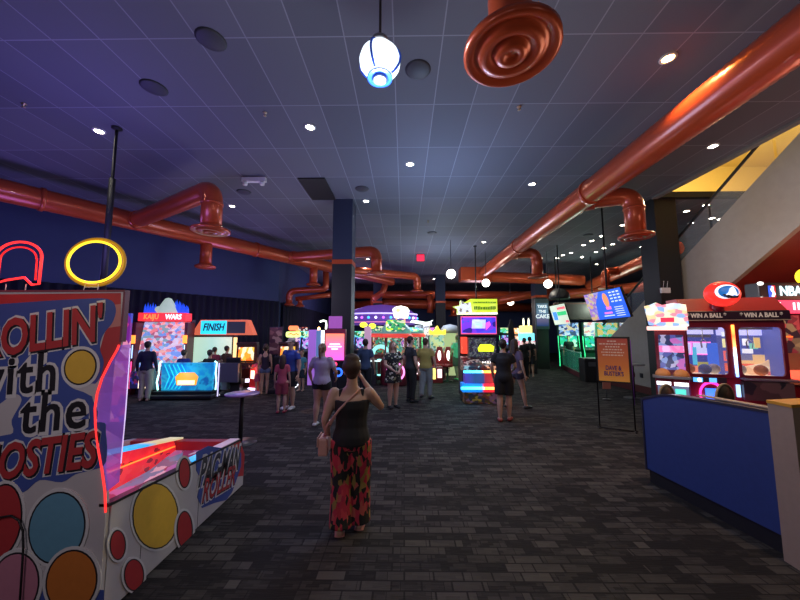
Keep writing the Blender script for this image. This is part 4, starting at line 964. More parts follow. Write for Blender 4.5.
# posters, neon, kiosks near the central column
p = at(276, 341, Y=13)
t = thing('poster_stand', 'dark framed poster stand against the curtain left of the small neon sign', 'sign', (p.x, p.y, 0))
m = T0(); m.box(-.27,.27,-.03,.03,1.0,2.1,.01); m.build('frame', DARK, t)
m = T0(); m.box(-.24,.24,-.036,-.03,1.03,2.07); m.build('poster', picture('dim_poster',[(.09,.04,.05),(.2,.1,.1),(.05,.02,.04),(.3,.2,.18)],(5,5,8),.15), t)
m = T0(); m.tube([(0,0,0),(0,0,1.0)], .03, 8); m.lathe([(.25,0),(.25,.02),(0,.03)],20); m.build('stand', DARK, t)
p = at(294, 331, Y=12.5)
t = thing('neon_sign', 'small yellow green and red lit sign on a post behind the man in blue', 'neon sign', (p.x, p.y, 0))
z0 = p.z-.22
m = T0(); m.prism([(q[0],q[1]) for q in rrect(-.3,.26,z0-.02,z0+.2,.08)], -.03,.03,'y'); m.build('lower_board', glow('neon_lime',(.75,1,.25),2.2), t)
m = T0(); m.prism([(q[0],q[1]) for q in rrect(-.2,.16,z0+.24,z0+.42,.06)], -.03,.03,'y'); m.build('upper_board', glow('neon_orange',(1,.25,.08),2.2), t)
m = T0(); m.tube([(-.2,-.04,z0+.09),(-.1,-.04,z0+.13),(0,-.04,z0+.07),(.1,-.04,z0+.12),(.2,-.04,z0+.08)], .022, 6); m.build('red_script', glow('neon_red',(1,.05,.03),3), t)
m = T0(); m.tube(arc((.3,0,z0+.09), .14, -1, 1, 6), .018, 6); m.build('side_tube', glow('neon_green',(.5,1,.5),2.5), t)
m = T0(); m.tube([(0,0,0),(0,0,z0+.28)], .03, 8); m.lathe([(.25,0),(.25,.02),(0,.03)],20); m.build('stand', DARK, t)
p = at(318, 345, Y=12.2)
t = thing('photo_booth', 'violet and blue lit booth with a small warm lamp on top left of the column', 'booth', (p.x, p.y, 0))
m = T0(); m.box(-.28,.0,-.3,.3,0,1.98,.01); m.build('violet_panel', mat('violet_panel',(.3,.12,.5),.4,emit=.5,ecol=(.5,.2,.9)), t)
m = T0(); m.box(.0,.18,-.28,.3,0,1.96,.01); m.build('blue_panel', mat('blue_panel',(.12,.2,.4),.4,emit=.35,ecol=(.2,.4,.8)), t)
m = T0(); m.box(.18,.3,-.3,.3,.0,1.96,.01); m.build('white_light_panel', glow('booth_white',(.9,1,.95),3), t)
m = T0(); m.lathe([(.05,0),(.06,.06),(0,.12)],12,(.02,0,1.98)); m.build('warm_lamp', glow('warm_bulb',(1,.5,.15),8), t)
m = T0(); m.tube([(.28,0,1.96),(.3,0,2.15),(.28,0,2.3),(.18,0,2.33),(.05,0,2.28)], .035, 8); m.build('curved_light', glow('pale_green_light',(.85,1,.8),3.5), t)
t = thing('promo_kiosk', 'pink and orange lit kiosk screen standing in front of the central column', 'kiosk', (-1.74, 8.3, 0))
m = T0(); m.box(-.27,.27,-.05,.05,1.17,1.97,.01); m.build('frame', mat('kiosk_frame',(.35,.03,.08),.4), t)
m = T0(); m.box(-.235,.235,-.058,-.05,1.2,1.86); s_ = m.build('screen', ramp_emit('kiosk_pink',[(0,(1,.12,.65)),(.5,(1,.16,.42)),(1,(1,.24,.12))],2,1.2,1.86,1.3), t)
m = T0()
for k, wd_ in enumerate((.13,.17,.08)): m.box(-wd_,wd_,-.064,-.058,1.58-k*.06,1.61-k*.06)
m.build('printed_lines', glow('kiosk_white',(1,.9,.9),2.5), s_)
m = T0(); m.box(-.18,.16,-.0,.04,1.99,2.3,.01); m.build('upper_panel', mat('kiosk_violet',(.35,.1,.4),.4,emit=.4,ecol=(.6,.15,.7)), t)
m = T0(); m.box(-.04,.04,-.02,.04,.1,1.17); m.box(-.2,.2,-.12,.14,0,.1,.01); m.build('stand', DARK, t)
m = T0(); m.ball((.02,-.05,1.1),.05,10,8); m.build('red_light', glow('kiosk_red',(1,.05,.15),3), t)
m = T0(); m.tube(arc((.1,-.06,.9), .09, 0, 2*PI, 14)[:-1], .025, 6, closed=True); m.build('blue_light', glow('kiosk_blue',(.03,.15,1),3), t)
# ------------------------------------------------------------------ middle games
RING = [(.9,.3,.7),(1,.3,.3),(.3,1,.8)]
def dome_game(label, px, Y, gyaw, ringcol, domecol, logocol, w=.95, h=2.3, shell=None, group=None):
    p = at(px, 332, Y=Y); t = thing('dome_game', label, 'arcade game', (p.x, Y, 0), gyaw, group)
    a = w/2; sh = shell or mat('dark_red_shell',(.16,.02,.03),.35)
    m = T0(); m.lathe([(a*.95,0),(a,.05),(a,.8),(a*.9,.95),(a*.8,1.0),(0,1.0)], 28); m.build('base', sh, t)
    m = T0(); m.tube(arc((0,-a-.01,.5), .3, 0, 2*PI, 24)[:-1], .03, 8, closed=True); m.build('light_ring', ringcol, t)
    m = T0(); m.lathe([(a*.82,1.0),(a*.82,1.7)], 28, caps=False); m.build('glass_drum', mat('drum_glass',(.3,.5,.45),.1,alpha=.22), t)
    m = T0(); m.lathe([(a*.35,1.0),(a*.5,1.2),(a*.3,1.5),(a*.45,1.65),(0,1.68)], 20); m.build('centre_figure', picture('drum_content',[(.03,.4,.2),(.5,.8,.65),(.5,.03,.03),(.02,.3,.25),(.1,.03,.03),(.6,.4,.1),(.02,.05,.04)],(8,8,8),.8), t)
    m = T0(); m.lathe([(a*1.05,1.7),(a*1.1,1.76),(a*.95,1.85)], 28, caps=False); m.build('red_canopy', glow('canopy_red',(.7,.05,.04),.9), t)
    m = T0(); m.lathe([(a*.98,1.84),(a*.9,2.05),(a*.6,h-.12),(a*.25,h),(0,h)], 28); m.build('dome', domecol, t)
    m = T0(); m.prism([(q[0],q[1]) for q in rrect(-a*.6,a*.6,1.92,h-.02,.1)], -a*.98,-a*.9,'y'); m.build('logo_board', logocol, t)
    for k in range(4):
        u = R(45+90*k); m = T0(); m.tube([(a*.9*math.cos(u),a*.9*math.sin(u),1.0),(a*.9*math.cos(u),a*.9*math.sin(u),1.75)], .03, 8); m.build('post', sh, t)
    return t
DOMEG = mat('dome_green',(.15,.3,.3),.3,emit=.35,ecol=(.2,.5,.5)); LIME = picture('lime_logo',[(.6,.85,.05),(.03,.25,.1),(.05,.4,.15),(.8,.8,.5),(.02,.1,.1)],(6,6,9),1.6)
PKR = glow('pink_ring',(1,.25,.75),4); WHR = glow('white_pink_ring',(1,.7,.75),5)
dome_game('dome topped game with teal light arch left of the patterned dress', 379, 13.6, R(6), glow('aqua_ring',(.3,1,.9),3), DOMEG, LIME, .9, 2.15)
dome_game('dome topped game with a pink light ring behind the patterned dress', 396, 12.2, 0, PKR, DOMEG, LIME, 1.15, 2.35)
dome_game('dome topped game with a blue green globe logo right of the patterned dress', 413, 13.6, R(-6), WHR, DOMEG, picture('globe_logo',[(.2,.8,.3),(.1,.5,1),(.9,1,.5),(.3,.9,.9)],(8,8,8),1.6), .95, 2.1)
t = thing('prize_wheel_game', 'white lit game cabinet with pink post left of the dome games', 'arcade game', (at(369,332,Y=12.1).x, 12.1, 0))
m = T0(); m.box(-.3,.3,-.3,.3,0,.9,.03); m.build('base', DARK, t)
m = T0(); m.box(-.14,.1,-.28,-.1,.9,2.1,.02); m.build('pink_post', mat('pink_post',(.5,.3,.42),.4,emit=.45,ecol=(.8,.45,.7)), t)
m = T0(); m.ball((-.18,-.2,2.16),(.14,.08,.1),12,8); m.ball((.14,-.2,2.12),(.13,.08,.1),12,8); m.build('yellow_bulbs', glow('yellow_bulb',(1,1,.05),2.5), t)
m = T0(); m.tube(arc((.45,-.2,1.1), .28, 0, PI, 14), .07, 8); m.build('light_arch', glow('aqua_arch',(.3,.85,.75),1.1), t)
m = T0(); m.ball((-.25,-.34,.6),.09,10,8); m.build('blue_light', glow('blue_light',(.03,.3,1),4), t)
m = T0(); m.box(-.4,.45,-.35,-.3,.85,.89); m.build('white_ledge', glow('white_ledge',(.8,1,.95),1.5), t)
# canopy ride with purple lights
t = thing('carousel_game', 'wide purple canopied multi player game with blue dots under the far pipes', 'arcade game', (-1.3, 19, 0))
m = T0(); m.lathe([(1.9,2.3),(2.05,2.5),(2.05,2.85),(1.7,3.15),(.9,3.4),(0,3.5)], 36, sy=.8); m.build('canopy', mat('purple_canopy',(.12,.06,.3),.4,emit=.35,ecol=(.25,.1,.7)), t)
m = T0(); m.lathe([(2.08,2.86),(2.1,2.9),(2.08,2.94)], 36, sy=.8, caps=False); m.build('rim_light', glow('violet_rim',(.6,.5,1),1.6), t)
m = T0(); m.lathe([(2.0,2.42),(2.02,2.46),(2.0,2.5)], 36, sy=.8, caps=False); m.build('rim_light', glow('pink_rim',(.9,.25,.5),1.0), t)
for k in range(16):
    a = PI + PI*(k+.5)/16; m = T0(); m.ball((2.06*math.cos(a), 1.66*math.sin(a), 2.68), .07, 8, 6); m.build('bulb', glow('bulb_%d'%(k%3),[(.05,.4,1),(.8,.75,1),(.5,.1,1)][k%3],5), t)
m = T0(); m.lathe([(1.2,0),(1.25,.9),(1.0,1.0),(.4,1.1),(.4,2.4)], 28, sy=.8); m.build('body', mat('violet_dark',(.05,.03,.12),.4), t)
# lit white sign
t = thing('lit_sign', 'glowing white arched sign on two orange posts above the dome games', 'sign', (at(401,332,Y=14.4).x, 14.4, 0))
m = T0(); m.prism([(-.3,2.52),(.3,2.5),(.37,2.85),(.28,2.98),(0,3.06),(-.27,3.0),(-.38,2.9)], -.06,.06,'y',.02); m.build('face', glow('sign_cream',(1,.97,.8),3.5), t)
m = T0(); m.ball((-.12,-.06,2.85),(.1,.02,.08),12,8); m.build('yellow_patch', glow('sign_yellow',(1,.85,.2),3), t)
for s in (-.2, .16): m = T0(); m.box(s-.03,s+.03,-.03,.03,1.0,2.5); m.build('post', glow('post_orange',(1,.4,.15),1.2), t)
m = T0(); m.box(-.45,.45,-.3,.3,0,1.0,.03); m.build('base', mat('dark_red_shell',(.16,.02,.03),.35), t)
def at_x(px, Y): return at(px, 332, Y=Y).x
SCRW = picture('white_screen',[(.7,.7,.75),(.4,.45,.5),(.7,.6,.6),(.1,.12,.2)],(7,7,7),1.3)
MW = picture('white_marquee',[(.75,.75,.8),(.25,.25,.35),(.8,.8,.85),(.45,.5,.6)],(9,9,9),1.3)
upright('game cabinet with white lit marquee and an arrow on top, left of its twin', at_x(418,14.5), 14.5, R(-2), .34, .8, 2.2, mat('body_ltgrey',(.25,.25,.28),.4), SCRW, MW, led=glow('led_green',(.1,1,.3),2), toph=.45)
upright('game cabinet with white lit marquee beside the yellow crowned game', at_x(426,14.5), 14.5, R(-2), .34, .8, 2.2, mat('body_ltgrey',(.25,.25,.28),.4), SCRW, MW, led=glow('led_green',(.1,1,.3),2), toph=.45)
t = thing('arrow_topper', 'white glowing arrow shaped topper over the two white lit cabinets', 'sign', (at_x(421,14.5), 14.5, 2.2))
m = T0(); m.prism([(-.5,.12),(.1,.02),(.1,.0),(.5,.0),(.45,.12),(.55,.24),(.38,.16),(.2,.14),(-.1,.2),(-.4,.24)], -.05,.05,'y'); m.build('arrow', glow('arrow_white',(.75,.8,.7),1.1), t)
t = thing('crown_game', 'game cabinet with a yellow crown topper and pale lit window', 'arcade game', (at_x(437,14), 14, 0))
m = T0(); m.box(-.3,.3,-.3,.3,0,1.0,.02); m.build('base', mat('brown_base',(.1,.03,.03),.4), t)
m = T0(); m.box(-.28,.28,-.28,.28,1.0,1.8); m.build('window', picture('window_pale',[(.6,.65,.4),(.35,.5,.5),(.7,.6,.3),(.1,.25,.2)],(6,6,6),1.2), t)
m = T0(); m.prism([(-.33,1.8),(.33,1.8),(.34,2.0),(.18,1.92),(.08,2.0),(0,2.16),(-.08,2.0),(-.18,1.92),(-.34,2.0)], -.33,.3,'y'); m.build('crown', glow('crown_gold',(1,.72,.05),2), t)
t = thing('domed_booth', 'grey domed booth with pale lit doorway left of the lime topped cabinet', 'booth', (at_x(450,14.5), 14.5, 0))
m = T0(); m.lathe([(.4,1.85),(.42,2.0),(.3,2.18),(0,2.25)], 20); m.build('dome', mat('dome_grey',(.3,.3,.32),.6), t)
for s in (-1, 1): m = T0(); m.box(s*.34-.06,s*.34+.06,-.35,.3,0,1.88); m.build('pillar', mat('pillar_cream',(.4,.34,.25),.5,emit=.2,ecol=(1,.8,.5)), t)
m = T0(); m.box(-.28,.28,.1,.3,0,1.85); m.build('back_panel', glow('booth_lime',(.4,.5,.25),.8), t)
for k, px in enumerate((438, 447)):
    t = thing('lit_stool', ['red stool with a white oval light, left one of the pair','red stool with a white oval light, right one nearer the mint shirt'][k], 'stool', (at_x(px,12.9), 12.9, 0), R(-25))
    m = T0(); m.lathe([(0,.55),(.2,.55),(.22,.6),(.2,.66),(0,.66)], 20); m.build('seat', mat('stool_red',(.45,.02,.03),.35), t)
    m = T0(); m.prism([(-.18,.6),(.18,.6),(.2,1.0),(.1,1.32),(-.1,1.32),(-.2,1.0)], .14,.22,'y',.03); b_ = m.build('backrest', mat('stool_red',(.45,.02,.03),.35), t)
    m = T0(); m.ball((0,.13,.98),(.07,.02,.2),12,8); m.ball((0,.23,.98),(.07,.02,.2),12,8); m.build('oval_light', glow('oval_white',(1,.95,.9),4), b_)
    m = T0(); m.lathe([(.2,0),(.2,.02),(.04,.05),(.04,.55)], 16); m.build('pedestal', DARK, t)
t = thing('token_machine', 'low red and white lit machine beside the olive shirt', 'arcade game', (at_x(436,12.6), 12.6, 0))
m = T0(); m.box(-.28,.22,-.2,.2,0,.6,.03); m.build('body', mat('red_body',(.3,.02,.03),.35), t)
m = T0(); m.box(-.2,-.05,-.22,-.2,.15,.55); m.build('yellow_window', glow('ywin',(1,.8,.2),2.5), t); m = T0(); m.box(.02,.18,-.22,-.2,.2,.52); m.build('pink_window', glow('pwin',(1,.7,.75),2.5), t)
lamp('POINT', (1.6, 12.0, 1.4), 24, (.1,1,.35), .3); lamp('POINT', (-.3, 11.4, 1.2), 6, (1,.6,.8), .3); lamp('POINT', (-.6,11.6,2.2), 6, (.5,1,.7), .3)
# ------------------------------------------------------------------ lime topped cabinet
t = thing('arcade_cabinet', 'tall cabinet with lime green header, wide monitor and cyan to orange light bars', 'arcade game', (2.1, 9.35, 0))
m = T0(); m.box(-.5,.5,-.2,.45,.12,.85,.02); m.box(-.5,.5,.1,.45,.85,2.35); m.box(-.46,.46,-.3,.4,.02,.14); m.build('body', BLACK, t)
m = T0(); m.prism([(-.58,2.4),(.56,2.46),(.56,2.84),(-.2,2.84),(-.36,2.74),(-.48,2.8),(-.5,2.66),(-.7,2.62),(-.58,2.55)], -.05,.06,'y'); hd = m.build('header', picture('lime_header',[(.8,1,.05),(.72,1,.03),(.85,1,.1)],(3,3,3),1.3), t)
m = T0(); m.prism([(-.57,2.42),(-.16,2.46),(-.2,2.74),(-.36,2.72),(-.46,2.8),(-.5,2.64),(-.68,2.61),(-.57,2.55)], -.056,-.05,'y'); m.build('pale_picture', picture('pale_picture',[(.95,.95,.85),(.9,.95,.8),(.3,.25,.2),(1,1,.95)],(9,9,9),1.2,distort=.3), hd)
m = T0()
rr = random.Random(3)
for row, (zz, hh, x0, x1) in enumerate(((2.74,.05,-.12,.48),(2.58,.09,-.1,.5))):
    u = x0
    while u < x1: wd_ = rr.uniform(.03,.06); m.box(u,u+wd_*.75,-.058,-.05,zz-hh*.5,zz+hh*rr.uniform(.3,.6)); u += wd_
m.build('small_lettering', mat('green_ink',(.2,.45,.02),.5), hd)
m = T0(); m.box(-.56,.56,-.05,.03,2.4,2.46); m.build('header_edge', glow('cream_edge',(1,1,.75),1.8), hd)
m = T0(); m.box(-.56,.56,-.12,.1,1.78,2.38,.02); mo = m.build('monitor', BLACK, t)
m = T0(); m.box(-.50,.50,-.128,-.12,1.84,2.34); m.build('frame_light', glow('pink_frame',(.9,.1,.25),1.2), mo)
m = T0(); m.box(-.48,.48,-.135,-.128,1.87,2.31); m.build('screen', picture('violet_screen',[(.1,.05,.95),(.25,.05,.9),(.08,.1,1),(.03,.02,.3)],(4,4,6),1.3,distort=.3), mo)
m = T0(); m.prism([(-.2,2.0),(.18,2.0),(.2,2.25),(-.18,2.25)], -.14,-.136,'y'); m.build('bright_picture', picture('cyan_white',[(.6,.75,1),(.75,.6,1),(.9,.95,1),(.5,.9,1)],(6,6,9),1.6), mo)
m = T0(); m.prism([(.2,1.95),(.34,2.1),(.3,2.2),(.2,2.15)], -.14,-.136,'y'); m.build('pink_patch', glow('pink_patch',(1,.1,.6),1.5), mo)
m = T0(); m.box(-.48,-.34,-.18,.1,1.3,1.76); m.build('red_panel', glow('red_panel',(.85,.06,.03),1.2), t)
m = T0(); m.prism([(-.03,1.36),(.38,1.36),(.4,1.5),(.3,1.56),(.02,1.56),(-.05,1.45)], -.2,-.17,'y'); m.build('lime_plate', glow('lime_plate',(.85,1,.03),1.4), t)
m = T0(); m.box(-.3,.46,-.17,.1,1.2,1.74); m.build('inner_screen', picture('inner_print',[(.02,.02,.03),(.09,.12,.1),(.05,.03,.05),(.05,.05,.1),(.2,.2,.2)],(16,16,16),.4), t)
m = T0(); m.prism([(-.35,.85),(-.5,1.0),(-.4,1.06),(.1,1.22),(.1,.85)], -.5,.5,'x',.01); cp = m.build('console', picture('console_dark',[(.02,.02,.03),(.1,.02,.02),(.03,.03,.05),(.6,.5,.45)],(14,14,14),.3), t)
for k in range(5): m = T0(); m.ball((.02+k*.07,-.42,1.09),.022,8,6); m.build('white_button', glow('white_btn',(1,.95,.9),3), cp)
BAR = [(0,(.05,.75,1)),(.5,(.1,.8,1)),(.56,(1,.4,.03)),(1,(1,.55,.15))]
m = T0(); m.box(-.52,.42,-.56,-.5,.82,.88,.015); m.build('light_bar', ramp_emit('bar_upper',BAR,0,-.52,.42,3.5), t)
m = T0(); m.box(-.6,.5,-.62,-.55,.40,.46,.015); m.build('light_bar', ramp_emit('bar_lower',BAR,0,-.6,.5,4), t)
m = T0(); m.box(-.56,.48,-.55,-.2,.32,.54); m.build('lit_apron', ramp_emit('apron',[(0,(.01,.2,.7)),(.5,(.01,.15,.5)),(.56,(.6,.01,.05)),(1,(.6,.02,.03))],0,-.52,.42,.8), t)
m = T0(); m.box(-.48,.44,-.5,-.2,.54,.82); m.build('lower_panel', ramp_emit('lowpanel',[(0,(.1,.05,.4)),(.3,(.01,.04,.15)),(.55,(.02,.05,.2)),(.6,(.3,.01,.04)),(1,(.35,.01,.02))],0,-.48,.42,.35), t)
m = T0(); m.box(-.5,.46,-.5,-.2,.02,.32); m.build('foot_panel', picture('foot_print',[(.05,.03,.01),(.2,.13,.02),(.02,.02,.03),(.12,.06,.1),(.1,.03,.02)],(12,12,18),.3), t)
lamp('POINT', (1.95, 8.5, .6), 5, (.2,.6,1), .2); lamp('POINT', (2.4, 8.6, .6), 4, (1,.35,.1), .2)
p = at(481,406,Z=0); lamp('SPOT', (p.x,p.y,4.5), 130, (1,.15,.35), .02, (0,0,0), R(5.5), .2); lamp('SPOT', (p.x-.14,p.y,4.5), 90, (.1,.4,1), .02, (0,0,0), R(4), .2)
p = at(312,411,Z=0); lamp('SPOT', (p.x,p.y,4.5), 260, (1,.5,.25), .02, (0,0,0), R(7), .2)
p = at(376,405,Z=0); lamp('SPOT', (p.x,p.y,4.5), 150, (.2,.9,1), .02, (0,0,0), R(7), .2)
# dark banner and games between the cabinet and the far column
t = thing('tall_banner', 'slim black standing banner right of the lime topped cabinet', 'banner', (at_x(511,15), 15, 0)); m = T0(); m.prism([(-.16,0),(.14,0),(.16,1.7),(.1,2.35),(-.02,2.5),(-.12,2.1)], -.04,.04,'y',.01); m.build('cloth', BLACK, t); m = T0(); m.box(-.2,.2,-.2,.2,0,.03); m.build('foot', DARK, t)
MULTI = picture('multi_screen',[(.9,.4,.2),(.2,.5,.9),(.95,.9,.6),(.8,.2,.5),(.1,.1,.2)],(7,7,7),1.6)
upright('small cabinet with warm multicolour marquee just right of the slim black banner', at_x(518,16.5), 16.5, 0, .7, .8, 2.1, DARK, MULTI, picture('warm_marquee',[(1,.7,.4),(1,.9,.7),(.9,.3,.1)],(6,6,6),2))
t = thing('prize_game', 'bright game with two upright ear lights and cyan band by the far column', 'arcade game', (at_x(526,15.5), 15.5, 0))
m = T0(); m.box(-.35,.35,-.3,.3,0,1.1,.03); m.build('base', DARK, t)
m = T0(); m.box(-.3,.3,-.28,.28,1.1,1.5); m.build('pale_window', picture('pink_white',[(1,.6,.6),(1,.95,.9),(.9,.3,.4)],(6,6,6),1.7), t)
m = T0(); m.box(-.28,.28,-.3,.28,1.5,1.85,.03); m.build('cyan_band', glow('cyan_band',(.2,.85,1),2), t)
m = T0(); m.box(-.26,.2,-.28,.2,1.85,2.2,.05); m.build('yellow_top', glow('yellow_top',(1,.8,.25),2), t)
for s in (-.1,.14): m = T0(); m.ball((s,0,2.36),(.05,.04,.2),10,8); m.build('ear_light', glow('ear_white',(1,1,.75),2), t)
SCRS = [picture('arcade_screen_%d'%i, c, (7,7,7), 1.5, distort=.2) for i, c in enumerate([
 [(.1,.2,.9),(.7,.3,.9),(.05,.05,.2),(.3,.8,1)],[(.9,.2,.1),(1,.8,.2),(.1,.02,.02),(.9,.9,.8)],[(.1,.8,.3),(.9,1,.5),(.02,.15,.05),(.2,.9,.9)],[(.8,.2,.7),(.2,.1,.5),(1,.7,.9),(.1,.05,.2)]])]
k = 0
descr = ['blue violet','red yellow','green','pink violet']
for px, Y, nm in ((362,16.5,'beside the far left edge of the purple canopy'),(372,17.5,'under the left half of the purple canopy'),(386,16.8,'under the middle of the purple canopy'),(405,17.5,'behind the glowing white sign'),(417,18.5,'far back behind the two white lit cabinets'),(430,18,'far back behind the yellow crowned game'),(444,18.5,'far back behind the grey domed booth'),(456,18,'far back left of the lime topped cabinet'),(506,19,'far back right of the lime topped cabinet'),(517,21,'far back beside the black banner'),(340,16,'just behind the central column'),(301,16.5,'against the far left curtain behind the small teal child'),(309,15.5,'against the far left curtain left of the violet booth')):
    upright('far cabinet with %s screen %s' % (descr[k%4], nm), at_x(px,Y), Y, R((px-404)*-.1), .75, .8, 1.95+.1*(k%3), DARK, SCRS[k%4], SCRS[(k+2)%4], led=[glow('led_b',(.1,.3,1),2),glow('led_r',(1,.1,.1),2),glow('led_g',(.1,1,.3),2)][k%3], buttons=2); k += 1
# ------------------------------------------------------------------ right side
# poster on the far right column
t = thing('lit_poster', 'tall dark framed poster with bold white words on the far right column', 'poster', (7.2, 17.08, 0))
m = T0(); m.box(-.36,.36,-.04,.06,2.05,3.62,.01); m.build('frame', mat('poster_frame',(.05,.08,.09),.4), t)
m = T0(); m.box(-.31,.31,-.046,-.04,2.2,3.4); s_ = m.build('print', ramp_emit('poster_blue',[(0,(.01,.04,.16)),(.25,(.12,.1,.2)),(.6,(.1,.18,.28)),(1,(.06,.12,.17))],2,2.2,3.4,.7), t)
for k, (wd_, sz) in enumerate((('TAKE',.2),('THE',.2),('CAKE',.28))): text(wd_, sz, glow('poster_white',(.75,.85,.9),1.0), s_, (0,-.05,3.22-k*.26), (PI/2,0,0), .003, .006)
t = thing('menu_screen', 'hanging screen with white and green menu in the far right aisle', 'screen', (6.42, 13.5, 2.62), 0); t.scale = (.72,.62,.86)
m = T0(); mm = Euler((0,R(-17),0)).to_matrix().to_4x4() @ Matrix.Rotation(R(-86),4,'Z')
m.M = mm; m.box(-.92,.92,-.03,.04,-.5,.5,.01); m.build('housing', BLACK, t)
m = T0(); m.M = mm; m.box(-.9,.9,-.036,-.03,-.48,.48); m.build('display', picture('menu_pale',[(.75,.9,.7),(.8,.9,.75),(.7,.85,.65)],(3,3,3),.9), t)
m = T0(); m.M = mm; m.box(-.2,.85,-.04,-.036,-.05,.14); m.build('green_block', glow('menu_green',(.03,.6,.2),.9), t)
m = T0(); m.M = mm; m.box(-.75,-.25,-.04,-.036,-.25,.16); m.build('blue_block', glow('menu_blue',(.05,.3,.9),.9), t)
m = T0(); m.M = mm; m.box(-.1,.85,-.04,-.036,.24,.36); m.box(.5,.85,-.04,-.036,-.42,-.3); m.build('red_block', glow('menu_red',(.9,.15,.2),.9), t)
m = T0(); m.tube([(.02,0,.2),(.02,0,(CEIL-2.62)/.86)], .03, 8); m.build('ceiling_pole', BLACK, t)
t = thing('menu_screen', 'large hanging blue menu screen tilted down left of the black column', 'screen', (5.68, 9.2, 2.66), 0); t.scale = (.85,.82,.85)
m = T0(); mm = Euler((0,R(-17),0)).to_matrix().to_4x4() @ Matrix.Rotation(R(-82),4,'Z')
m.M = mm; m.box(-.86,.86,-.03,.05,-.49,.49,.01); m.build('housing', BLACK, t)
m = T0(); m.M = mm; m.box(-.84,.84,-.036,-.03,-.47,.47); dsp = m.build('display', glow('menu_screen_blue',(.025,.12,.8),1.0), t)
m = T0(); m.M = mm; m.prism([(-.84,-.47),(-.5,-.47),(-.4,.1),(-.1,.47),(-.84,.47)], -.039,-.036,'y'); m.build('food_pictures', picture('food_pics',[(.5,.25,.6),(.8,.5,.25),(.4,.35,.8),(.7,.6,.4),(.3,.2,.7)],(8,8,10),.9,distort=.3), t)
m = T0(); m.M = mm; m.ball((.1,-.04,.16),(.12,.004,.24),16,10); m.build('bottle_picture', glow('bottle_orange',(.9,.3,.12),1), t)
m = T0(); m.M = mm
for r_ in range(4):
    for c_ in range(3):
        m.box(.32+c_*.16,.42+c_*.16,-.04,-.036,.36-r_*.1,.40-r_*.1)
for r_ in range(5): m.box(.35,.7,-.04,-.036,-.12-r_*.07,-.1-r_*.07)
m.box(-.2,.25,-.04,-.036,-.38,-.35); m.build('menu_lines', glow('menu_text',(.7,.8,1),1.2), t)
m = T0(); m.M = mm; m.box(-.15,.2,-.04,-.036,-.3,-.24); m.box(.0,.22,-.04,-.036,-.16,-.06); m.build('pink_lines', glow('menu_pink',(.85,.2,.6),1.2), t)
m = T0(); m.tube([(.05,0,.1),(.05,0,(CEIL-2.66)/.85)], .028, 8); m.build('ceiling_pole', BLACK, t)
p = at(575, 252, Z=CEIL)
t = thing('ceiling_bulkhead', 'dark grey brown hanging bulkhead behind the blue menu screen', 'panel', (8.15, 15.6, 0))
m = T0(); m.box(-.98,.98,-.06,.06,2.48,3.32,.02); m.build('panel', mat('bulkhead',(.09,.075,.07),.7), t)
m = T0(); m.box(-.99,.99,-.065,.065,3.22,3.27); m.build('rail', mat('bulkhead_rail',(.2,.08,.06),.5), t)
for s in (-.85,.85): m = T0(); m.tube([(s,0,3.3),(s,0,CEIL)], .03, 8); m.build('hanger', BLACK, t)
t = thing('hanging_speaker', 'black dome speaker hanging above the white and green menu', 'speaker', (6.95, 14.6, 3.55))
m = T0(); m.lathe([(.42,-.2),(.44,-.1),(.38,.1),(.22,.26),(0,.32)], 24); m.build('dome', BLACK, t)
m = T0(); m.tube([(0,0,.3),(0,0,CEIL-3.55)], .025, 8); m.build('stem', BLACK, t)
# green lit games and glass barrier
BR = mat('barrier_maroon',(.13,.03,.04),.5)
t = thing('glass_barrier', 'low maroon barrier with green tinted glass around the green lit games', 'barrier', (7.75, 15.4, 0), R(-15))
m = T0(); m.box(-.05,.05,-1.9,1.9,0,.22,.01); m.build('curb', BR, t)
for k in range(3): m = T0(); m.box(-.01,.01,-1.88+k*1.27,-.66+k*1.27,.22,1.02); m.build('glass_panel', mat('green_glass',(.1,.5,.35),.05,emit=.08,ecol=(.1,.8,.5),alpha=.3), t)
m = T0(); m.tube([(0,-1.9,1.04),(0,1.9,1.04)], .022, 8); m.build('top_rail', mat('rail_pale',(.4,.6,.5),.3), t)
GG = picture('green_game_print',[(.02,.7,.3),(.05,.9,.5),(.01,.25,.12),(.6,1,.8),(.02,.5,.45)],(5,5,5),1.3,distort=.2)
WG = picture('white_game_print',[(.9,.95,.8),(.95,.7,.5),(.8,.9,1),(.3,.4,.6),(1,1,.9),(.9,.4,.4)],(5,5,6),1.4,distort=.2)
BG = picture('blue_game_print',[(.1,.2,.6),(.3,.5,.95),(.8,.6,.4),(.05,.08,.2),(.7,.8,1)],(5,5,6),1.3,distort=.2)
upright('green lit cabinet left of the black trash bin with blue print above', 8.9, 17.9, R(-20), 1.0, .9, 2.4, mat('green_body',(.02,.12,.07),.4), GG, BG, led=glow('led_g2',(.05,1,.35),4), toph=.7)
upright('cabinet with orange and white print beside the glass barrier', 9.75, 17.1, R(-20), .9, .9, 2.4, mat('green_body',(.02,.12,.07),.4), GG, WG, led=glow('led_g2',(.05,1,.35),4), toph=.7)
upright('green framed cabinet behind the black trash bin', 8.95, 14.6, R(-25), .8, .9, 2.3, mat('green_frame',(.02,.3,.14),.4,emit=.2,ecol=(.05,.8,.3)), GG, picture('green_yellow_print',[(.05,.7,.35),(.9,.75,.2),(.3,.8,.9)],(5,5,5),1.3), led=glow('led_g2',(.05,1,.35),4), toph=.6)
upright('bright white and pink print cabinet right of the green framed one', 9.75, 14.2, R(-25), .95, .9, 2.3, mat('green_body',(.02,.12,.07),.4), GG, WG, led=glow('led_g2',(.05,1,.35),4), toph=.75)
lamp('POINT', (8.6, 14.6, 1.0), 16, (.1,1,.4), .2); lamp('POINT', (8.4, 16.4, 1.6), 16, (.2,1,.5), .2)
